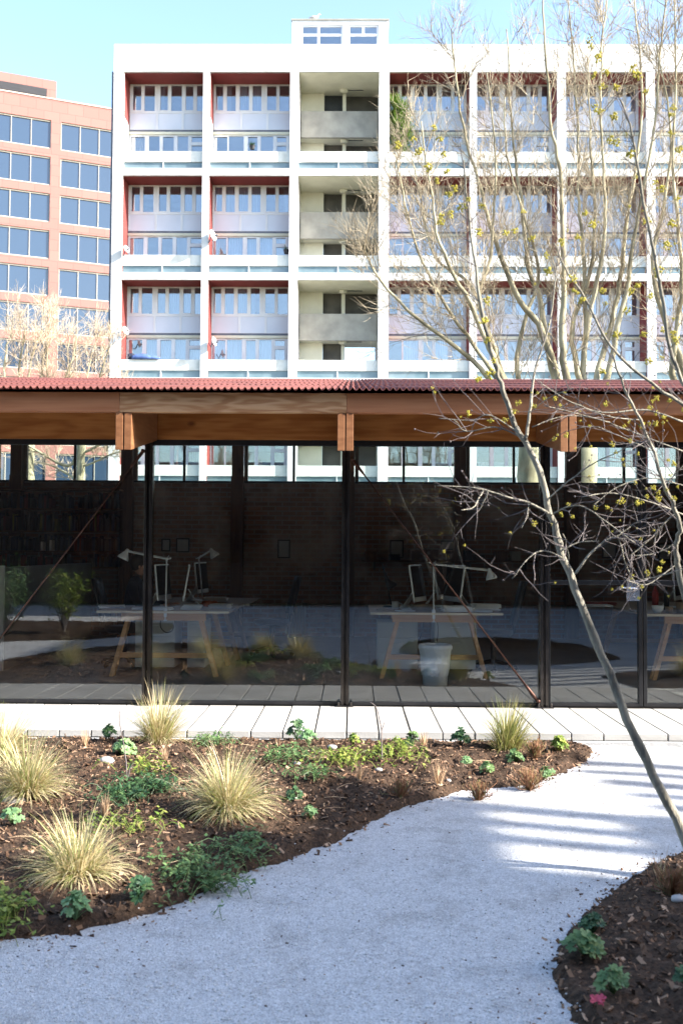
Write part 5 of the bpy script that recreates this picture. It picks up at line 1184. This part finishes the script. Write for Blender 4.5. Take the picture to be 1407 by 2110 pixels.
sheafs(836, 1250, YD + .22, .21, .15, .012, .3, 'paper', 'single pale sheet at the left of the desk with the bin'); sheafs(940, 1250, YD + .25, .34, .24, .06, .12, 'paper', 'white paper pile right of the lamp post'); sheafs(985, 1250, YD + .2, .3, .2, .02, -.2, 'paper', 'flat white drawings at the right end of the desk'); sheafs(870, 1250, YD + .5, .26, .2, .06, 0, 'pot', 'brown folder under the monitors')
sheafs(1232, 1250, YD + 1.7, .4, .25, .04, .1, 'redf', 'red folder on the long desk behind the door', 'folder', 'folder'); sheafs(1225, 1250, YD + 1.4, .4, .3, .02, -.1, 'paper', 'pale sheets beside the red folder')
sheafs(232, 1250, YD + .5, .3, .22, .03, .15, 'paper', 'pale papers at the far left end of the left desk'); sheafs(455, 1250, YD + .55, .24, .18, .05, -.2, 'paper', 'white paper block at the right end of the left desk'); sheafs(800, 1250, YD + .3, .24, .18, .02, .4, 'pot', 'brown envelope at the left of the desk with the bin'); sheafs(1000, 1250, YD + .55, .3, .22, .07, .1, 'paper', 'thick white pile at the right end of the desk with the bin'); sheafs(445, 1250, YD + 1.9, .3, .22, .06, .1, 'paper', 'white pile on the farther left desk')
c = P(432, 1250, YD + .9); c.z = zd; q = MB()
for k in range(7): q.ball(c + Vector((rnd.gauss(0, .05), rnd.gauss(0, .03), .03)), .045, n=8, sc=(1.2, 1, .8), jit=.2)
tag(q.build('orange_cloth', M['orange'], smooth=True), 'crumpled orange cloth at the right of the left desk', 'cloth')
def lathe_thing(name, px, y, prof, m_, label, cat, handle=False):
    c = P(px, 1250, y); c.z = zd + 0.0005; q = MB(); q.lathe(prof, c, 20)
    if handle: q.tube([c + Vector((.04, 0, .075)), c + Vector((.075, 0, .065)), c + Vector((.07, 0, .03)), c + Vector((.038, 0, .02))], .006, 6)
    return tag(q.build(name, M[m_], smooth=True), label, cat)
lathe_thing('mug', 814, YD + .55, [(0, 0), (.035, 0), (.04, .09), (.037, .09), (.033, .008), (0, .008)], 'paper', 'white mug on the desk with the bin', 'mug', True)
lathe_thing('bowl', 1354, YD + .15, [(0, 0), (.03, 0), (.055, .035), (.066, .085), (.063, .085), (.05, .04), (0, .01)], 'white', 'white bowl on the long desk beside the door', 'bowl')
lathe_thing('plant_pot', 1377, YD + .2, [(0, 0), (.035, 0), (.045, .07), (.042, .07), (.035, .01), (0, .01)], 'pot', 'small clay pot right of the white bowl', 'pot'); lathe_thing('plant_pot', 1403, YD + .2, [(0, 0), (.05, 0), (.065, .12), (.06, .12), (.048, .01), (0, .01)], 'pot', 'larger clay pot at the right edge of the glass', 'pot')
lathe_thing('bottle', 1349, YD + .75, [(0, 0), (.035, 0), (.035, .2), (.014, .25), (.014, .31), (0, .31)], 'redf', 'red bottle behind the white bowl', 'bottle'); lathe_thing('bottle', 1372, YD + .75, [(0, 0), (.03, 0), (.03, .18), (.012, .22), (.012, .27), (0, .27)], 'dark', 'dark bottle right of the red one', 'bottle')
# waste bin with a white bag
c = G(896, 1413, FZ); t = thing('waste_bin', c, 'white waste bin lined with a white bag under the desk', 'bin')
q = MB(); q.lathe([(0, 0.005), (.125, 0.005), (.15, .40), (.146, .40), (.12, .012), (0, .012)], c, 24); q.build('bucket', M['white'], t, smooth=True)
q = MB(); prof = [(.132, .12), (.146, .2), (.15, .3), (.158, .37), (.172, .385), (.174, .41), (.160, .428), (.146, .425), (.135, .36)]; o = 0; n_ = 48
for r_, z_ in prof:
    for j in range(n_):
        a = 6.2832 * j / n_; rr = r_ + .006 * math.sin(j * 2.3 + z_ * 40) + .005 * rnd.random(); q.v.append((c.x + rr * math.cos(a), c.y + rr * math.sin(a), c.z + z_ + .006 * rnd.random() - (.02 * abs(math.sin(j * .9)) if z_ < .15 else 0)))
for i in range(len(prof) - 1):
    for j in range(n_): a = i * n_ + j; b = i * n_ + (j + 1) % n_; q.f.append((a, b, b + n_, a + n_)); q.m.append(0)
q.build('bag', M['bag'], t, smooth=True)
# cables hanging from the desks
for pl, lab in (([(334, 1268), (331, 1290), (342, 1303), (356, 1298), (361, 1275)], 'black cable looped under the left desk'), ([(874, 1268), (872, 1285), (868, 1305), (862, 1322)], 'black cable hanging behind the white bin'), ([(899, 1268), (902, 1300), (900, 1322)], 'black cable above the white bin')):
    q = MB(); limb(q, [P(x, y, YD + .2) for x, y in pl], .005, .005, 6); tag(q.build('cable', M['dark'], smooth=True), lab, 'cable')
# office chairs
def chair(x, y, rz, label):
    t = thing('office_chair', (x, y, FZ), label, 'chair', 'dark office chairs'); ORG[t] = Vector((0, 0, 0)); t.rotation_euler = (0, 0, rz)
    q = MB(); q.lathe([(0, .40), (.2, .40), (.24, .43), (.23, .475), (0, .48)], (0, 0, 0), 18); q.build('seat', M['dark'], t, smooth=True)
    q = MB(); n_ = 8; o = 0
    for i in range(n_ + 1):
        a = -1 + 2 * i / n_
        for k in range(7): zz_ = .55 + .5 * k / 6; wv = .2 * (1 - .25 * (k / 6) ** 2); q.v.append((wv * a, .2 + .05 * (1 - a * a) + .12 * (k / 6), zz_))
    for i in range(n_):
        for k in range(6): a_ = i * 7 + k; q.f.append((a_, a_ + 7, a_ + 8, a_ + 1)); q.m.append(0)
    b = q.build('backrest', M['dark'], t, smooth=True); b.modifiers.new('t', 'SOLIDIFY').thickness = .035
    q = MB(); q.tube([(0, 0, .12), (0, 0, .41)], .03, 8); q.tube([(0, .1, .41), (0, .24, .45), (0, .25, .62)], .02, 6)
    for k in range(5): a = 6.283 * k / 5; q.tube([(0, 0, .12), (.28 * math.cos(a), .28 * math.sin(a), .06)], [.025, .015], 6); q.ball((.28 * math.cos(a), .28 * math.sin(a), .03), .03, n=8)
    q.build('base', M['dark'], t)
pc = P(1015, 1250, YD + 0.9); chair(pc.x, pc.y, R(-95), 'dark office chair right of the desk with the bin')
pc = P(560, 1250, YD + 2.4); chair(pc.x, pc.y, R(-80), 'dark office chair between the two desks, far back')
# seated person at the left desk
def person():
    b = P(268, 1250, YD + 1.15); c = Vector((b.x, b.y, FZ)); t = thing('person', c, 'person in dark clothes seated at the left desk looking right at a screen', 'person')
    def skin(name, verts, edges, rad, m_, parent, root=0):
        me = bpy.data.meshes.new(name); me.from_pydata([tuple(v) for v in verts], edges, []); me.materials.append(m_); ob = bpy.data.objects.new(name, me); COL.objects.link(ob); ob.parent = parent
        md = ob.modifiers.new('skin', 'SKIN'); sv = me.skin_vertices[0].data
        for i, r_ in enumerate(rad): sv[i].radius = (r_ if isinstance(r_, tuple) else (r_, r_)); sv[i].use_root = (i == root)
        ob.modifiers.new('sub', 'SUBSURF').levels = 2; ob.modifiers['sub'].render_levels = 2
        for p in me.polygons: p.use_smooth = True
        return ob
    V = [(0, 0, .50), (.02, 0, .68), (.05, 0, .88), (.09, 0, 1.00), (.10, 0, 1.08),          # spine, neck
         (.06, -.19, .95), (.16, -.24, .73), (.40, -.16, .74),                                # near arm
         (.06, .19, .95), (.16, .24, .73), (.40, .16, .74),                                   # far arm
         (.02, -.1, .49), (.42, -.12, .49), (.44, -.12, .08), (.56, -.12, .04), (.02, .1, .49), (.42, .12, .49), (.44, .12, .08), (.56, .12, .04)]
    E = [(0, 1), (1, 2), (2, 3), (3, 4), (3, 5), (5, 6), (6, 7), (3, 8), (8, 9), (9, 10), (0, 11), (11, 12), (12, 13), (13, 14), (0, 15), (15, 16), (16, 17), (17, 18)]
    rad = [(.15, .12), (.14, .11), (.16, .11), (.09, .08), .055, .065, .05, .035, .065, .05, .035, .09, .07, .045, .045, .09, .07, .045, .045]
    body = skin('body', V, E, rad, M['navy'], t)
    hd = MB(); hc = Vector((.13, 0, 1.20))
    nv = 18
    for i in range(13):
        ph = math.pi * i / 12
        for j in range(nv):
            th = 6.2832 * j / nv; x, y, z = math.sin(ph) * math.cos(th), math.sin(ph) * math.sin(th), -math.cos(ph)
            fx = .098; fy = .075; fz = .118
            jaw = 1 - .28 * max(0, -z) ** 1.5; px = x * fx * (jaw if x < .2 else 1) ; py_ = y * fy * jaw
            if x > .75 and abs(y) < .35: px += .022 * max(0, 1 - abs(z + .05) / .28) * (1 - abs(y) / .35)      # nose
            if x > .7 and abs(z - .16) < .14 and .2 < abs(y) < .6: px -= .010                                  # eye sockets
            if x > .7 and abs(z + .48) < .1 and abs(y) < .4: px += .005                                        # lips
            hd.v.append(tuple(c + hc + Vector((px, py_, z * fz))))
    for i in range(12):
        for j in range(nv): a = i * nv + j; b_ = i * nv + (j + 1) % nv; hd.f.append((a, b_, b_ + nv, a + nv)); hd.m.append(0)
    for s in (-1, 1): hd.ball(c + hc + Vector((-.005, s * .076, .0)), .03, n=8, sc=(.6, .3, 1.1)); hd.ball(c + hc + Vector((.088, s * .032, .02)), .011, n=8)
    head = hd.build('head', M['skin'], t, smooth=True)
    h = MB(); h.ball(c + hc + Vector((-.025, 0, .035)), .112, n=16, sc=(1, .84, 1.0), jit=.06); h.build('hair', M['hair'], t, smooth=True)
    for s in (-1, 1):
        w0 = Vector((.42, s * .155, .735)); VV = [w0, w0 + Vector((.05, 0, .005))]; EE = [(0, 1)]; RR = [.026, (.036, .016)]
        for k in range(4):
            y = s * (-.027 + .018 * k); i = len(VV); l_ = (.07, .08, .075, .058)[k]; VV += [w0 + Vector((.085, y, .004)), w0 + Vector((.085 + l_ * .5, y * 1.1, .008)), w0 + Vector((.085 + l_, y * 1.15, -.012))]; EE += [(1, i), (i, i + 1), (i + 1, i + 2)]; RR += [.0095, .0085, .0075]
        i = len(VV); VV += [w0 + Vector((.045, -s * .04, 0)), w0 + Vector((.085, -s * .055, -.008))]; EE += [(1, i), (i, i + 1)]; RR += [.010, .008]
        skin('hand', VV, EE, RR, M['skin'], t)
    return c
pc = person(); chair(pc.x - 0.06, pc.y, R(90), 'dark office chair under the seated person')
# grey partition, bookshelf with books, radiator, pictures, wall shelf
xp = XP(8, 11.4, 1200); q = MB(); q.box(xp - .06, xp, 11.42, 15.3, FZ, ZP(1172, 11.4)); t = thing('partition_screen', (xp, 13, FZ), 'grey partition screen with pale end at the left of the studio', 'partition'); q.build('panel', M['grey_panel'], t)
bx('end_post', M['pale_panel'], t, xp - .07, xp + .012, 11.38, 11.417, FZ, ZP(1172, 11.4) + .02)
xs0, xs1 = XP(-60, 15.7, 1100), XP(248, 15.7, 1100)
t = thing('bookshelf', ((xs0 + xs1) / 2, 15.75, FZ), 'dark shelves of books along the rear wall at the left', 'bookshelf'); lv = [ZP(p, 15.7) for p in (1170, 1137, 1096, 1050, 1010)]
for z_ in lv: bx('shelf_board', M['post'], t, xs0, xs1, 15.62, 15.9, z_ - .022, z_)
for x_ in np.linspace(xs0, xs1, 5): bx('upright', M['post'], t, x_ - .01, x_ + .01, 15.625, 15.895, FZ, lv[0] - .0225); 
BM = [pm('book_cloth_%s' % n_, c_, tuple(v * .7 for v in c_), scale=6, rough=.7) for n_, c_ in (('black', (.02, .02, .025)), ('blue', (.03, .05, .10)), ('grey', (.12, .12, .12)), ('brown', (.10, .06, .03)), ('yellow', (.30, .24, .03)), ('red', (.18, .03, .03)))]
for i in range(4):
    z_ = lv[i]; hmax = lv[i + 1] - lv[i] - .04; x_ = xs0 + .03
    while x_ < xs1 - .06:
        w_ = rnd.uniform(.02, .05)
        if rnd.random() < .16: x_ += rnd.uniform(.03, .12); continue
        hh = hmax * rnd.uniform(.6, .97); k_ = rnd.choice([0, 0, 1, 1, 2, 2, 3, 4 if i == 2 else 0, 5]); q = MB(); q.box(x_, x_ + w_ * .94, 15.66, 15.86, z_ + .0005, z_ + hh)
        tag(q.build('book', BM[k_], bevel=.002), ['dark', 'blue', 'grey', 'brown', 'yellow', 'red'][k_] + ' book upright on the dim shelves left of the studio', 'book', 'books on the dim shelves, ' + ['dark', 'blue', 'grey', 'brown', 'yellow', 'red'][k_]); x_ += w_
for px, h0, lab in ((89, 1116, 'short white box file standing before the dark books'), (107, 1113, 'tall white box file standing before the dark books')):
    a, b = P(px - 2.6, 1134, 15.5), P(px + 2.6, h0, 15.5); q = MB(); q.box(a.x, b.x, 15.45, 15.6, lv[1] + .0005, b.z); tag(q.build('box_file', M['white'], bevel=.002), lab, 'box file')
q = MB(); xa, xb = XP(588, 15.85, 1280), XP(630, 15.85, 1280); za, zb2 = FZ + .06, ZP(1242, 15.85); nf = 7
t = thing('radiator', ((xa + xb) / 2, 15.9, FZ), 'pale ribbed radiator standing at the rear wall between the desks', 'radiator')
for k in range(nf): x_ = xa + (xb - xa) * (k + .5) / nf; q.box(x_ - (xb - xa) / nf * .4, x_ + (xb - xa) / nf * .4, 15.85, 15.95, za, zb2)
q.box(xa, xb, 15.88, 15.92, za + .03, za + .08); q.build('fins', M['pale_panel'], t, bevel=.006)
q = MB(); q.box(xa + .03, xa + .06, 15.88, 15.93, FZ, za); q.box(xb - .06, xb - .03, 15.88, 15.93, FZ, za); q.build('foot', M['pale_panel'], t)
for x0_, x1_, y0_, y1_, lab in ((333, 352, 1110, 1136, 'small dark framed picture right of the left column'), (363, 391, 1109, 1138, 'framed picture above the left desk monitors'), (572, 598, 1112, 1150, 'pale notice on the rear wall between the desks'), (803, 831, 1113, 1150, 'pale framed sheet above the desk with the bin'), (908, 938, 1114, 1134, 'small dim picture right of the diagonal rod'), (1240, 1270, 1118, 1150, 'dim notice behind the door'), (1355, 1400, 1120, 1155, 'pale notice right of the door stile')):
    a, b = P(x0_, y1_, YB - .03), P(x1_, y0_, YB - .03); t = thing('picture', ((a.x + b.x) / 2, YB - .03, a.z), lab, 'picture', 'pictures pinned to the rear wall')
    q = MB(); w_ = .02; q.box(a.x, b.x, YB - .03, YB - .002, a.z, a.z + w_); q.box(a.x, b.x, YB - .03, YB - .002, b.z - w_, b.z); q.box(a.x, a.x + w_, YB - .03, YB - .002, a.z + w_, b.z - w_); q.box(b.x - w_, b.x, YB - .03, YB - .002, a.z + w_, b.z - w_); q.build('frame', M['dark'], t)
    bx('sheet', M['pale_panel'], t, a.x + w_, b.x - w_, YB - .015, YB - .003, a.z + w_, b.z - w_)
xa, xb = XP(745, 15.9, 1150), XP(1105, 15.9, 1150); zs = ZP(1152, 15.9); t = thing('wall_shelf', ((xa + xb) / 2, 15.9, zs), 'long dim shelf of boxes along the rear wall', 'shelf'); bx('board', M['post'], t, xa, xb, 15.72, 15.99, zs - .025, zs)
for x_ in (xa + .2, (xa + xb) / 2 + .3, xb - .2): bx('bracket', M['dark'], t, x_ - .01, x_ + .01, 15.75, 15.99, zs - .16, zs - .026)
x_ = xa + .05; k_ = 0
while x_ < xb - .25:
    w_ = rnd.uniform(.1, .22); hh = rnd.uniform(.08, .17); q = MB(); q.box(x_, x_ + w_, 15.75, 15.93, zs + .0005, zs + hh); q.box(x_ - .003, x_ + w_ + .003, 15.746, 15.934, zs + hh * .72, zs + hh + .002)
    mm = rnd.choice(['grey_panel', 'post', 'pale_panel', 'dark']); tag(q.build('storage_box', M[mm], bevel=.002), {'grey_panel': 'grey', 'post': 'brown', 'pale_panel': 'pale', 'dark': 'black'}[mm] + ' lidded box on the dim rear wall shelf', 'box', {'grey_panel': 'grey', 'post': 'brown', 'pale_panel': 'pale', 'dark': 'black'}[mm] + ' boxes on the rear wall shelf'); x_ += w_ + rnd.uniform(.02, .2)

# ============================================================ BEHIND THE GARDEN (mirrored in the glass) AND UNSEEN CASTERS ADDED TO SHADE THE PATH
t = thing('brick_building', (-6, -9, 0), 'dark brick building behind the garden, mirrored in the glass', 'building')
bx('wall', M['ext_brick'], t, -26, 14, -14, -9, 0, 11)
for k in range(9):
    x_ = -23 + k * 4.0
    for z_ in (1.0, 4.6, 8.0):
        q = MB(); q.box(x_ - .7, x_ + .7, -8.995, -8.95, z_, z_ + .08); q.box(x_ - .7, x_ + .7, -8.995, -8.95, z_ + 1.7, z_ + 1.78); q.box(x_ - .7, x_ - .62, -8.995, -8.95, z_ + .08, z_ + 1.7); q.box(x_ + .62, x_ + .7, -8.995, -8.95, z_ + .08, z_ + 1.7); q.box(x_ - .03, x_ + .03, -8.995, -8.95, z_ + .08, z_ + 1.7)
        wn = q.build('window', M['frame_dark'], t); g = MB(); g.box(x_ - .62, x_ + .62, -8.99, -8.97, z_ + .08, z_ + 1.7); g.build('pane', M['screen'], wn)
bx('coping', M['raw_conc'], t, -26.1, 14.1, -14.1, -8.9, 11.002, 11.15)
XW = 12.0
t = thing('shade_caster_house', (XW + 3, -3, 0), 'unseen brick house added beside the garden to shade the path', 'building')  # out of view, added to throw shade over the near path
bx('wall', M['ext_brick'], t, XW + .36, XW + 6, -8.5, -2.2, 0, 9); bx('shade_caster_gable', M['ext_brick'], t, XW, XW + .35, -8.5, 0.28, 0, 9.8); bx('coping', M['raw_conc'], t, XW - .05, XW + .4, -8.58, .31, 9.802, 9.9)
t = thing('shade_caster_wall', (XW, .7, 0), 'unseen high brick wall added to extend the shade on the path', 'wall')  # added out of view; its height sets where the bed turns sunny
bx('wall', M['ext_brick'], t, XW, XW + .3, 0.285, 1.47, 0, 7.68); bx('coping', M['raw_conc'], t, XW - .04, XW + .34, 0.32, 1.49, 7.682, 7.75)
t = thing('shade_caster_slats', (XW, 2.1, 0), 'unseen timber screen with open slats, added to streak the path with light', 'fence')  # added out of view; its gaps shape the light streaks on the gravel
bx('panel', M['fence'], t, XW, XW + .3, 1.5, 2.70, 0, 6.33)
for y0_, y1_ in ((1.90, 2.06), (2.20, 2.35), (2.52, 2.70)): bx('post', M['fence'], t, XW + .08, XW + .16, y0_, y1_, 6.332, 6.84)
bx('panel', M['fence'], t, XW + .04, XW + .2, 1.5, 2.70, 6.842, 7.45)
for y0_, y1_ in ((2.86, 3.0), (3.14, 3.26), (3.42, 3.6), (3.76, 3.88), (4.05, 4.2)): bx('post', M['fence'], t, XW + .08, XW + .16, y0_, y1_, 0, 6.2 + 0.5 * (y0_ - 2.8) * 0.3)
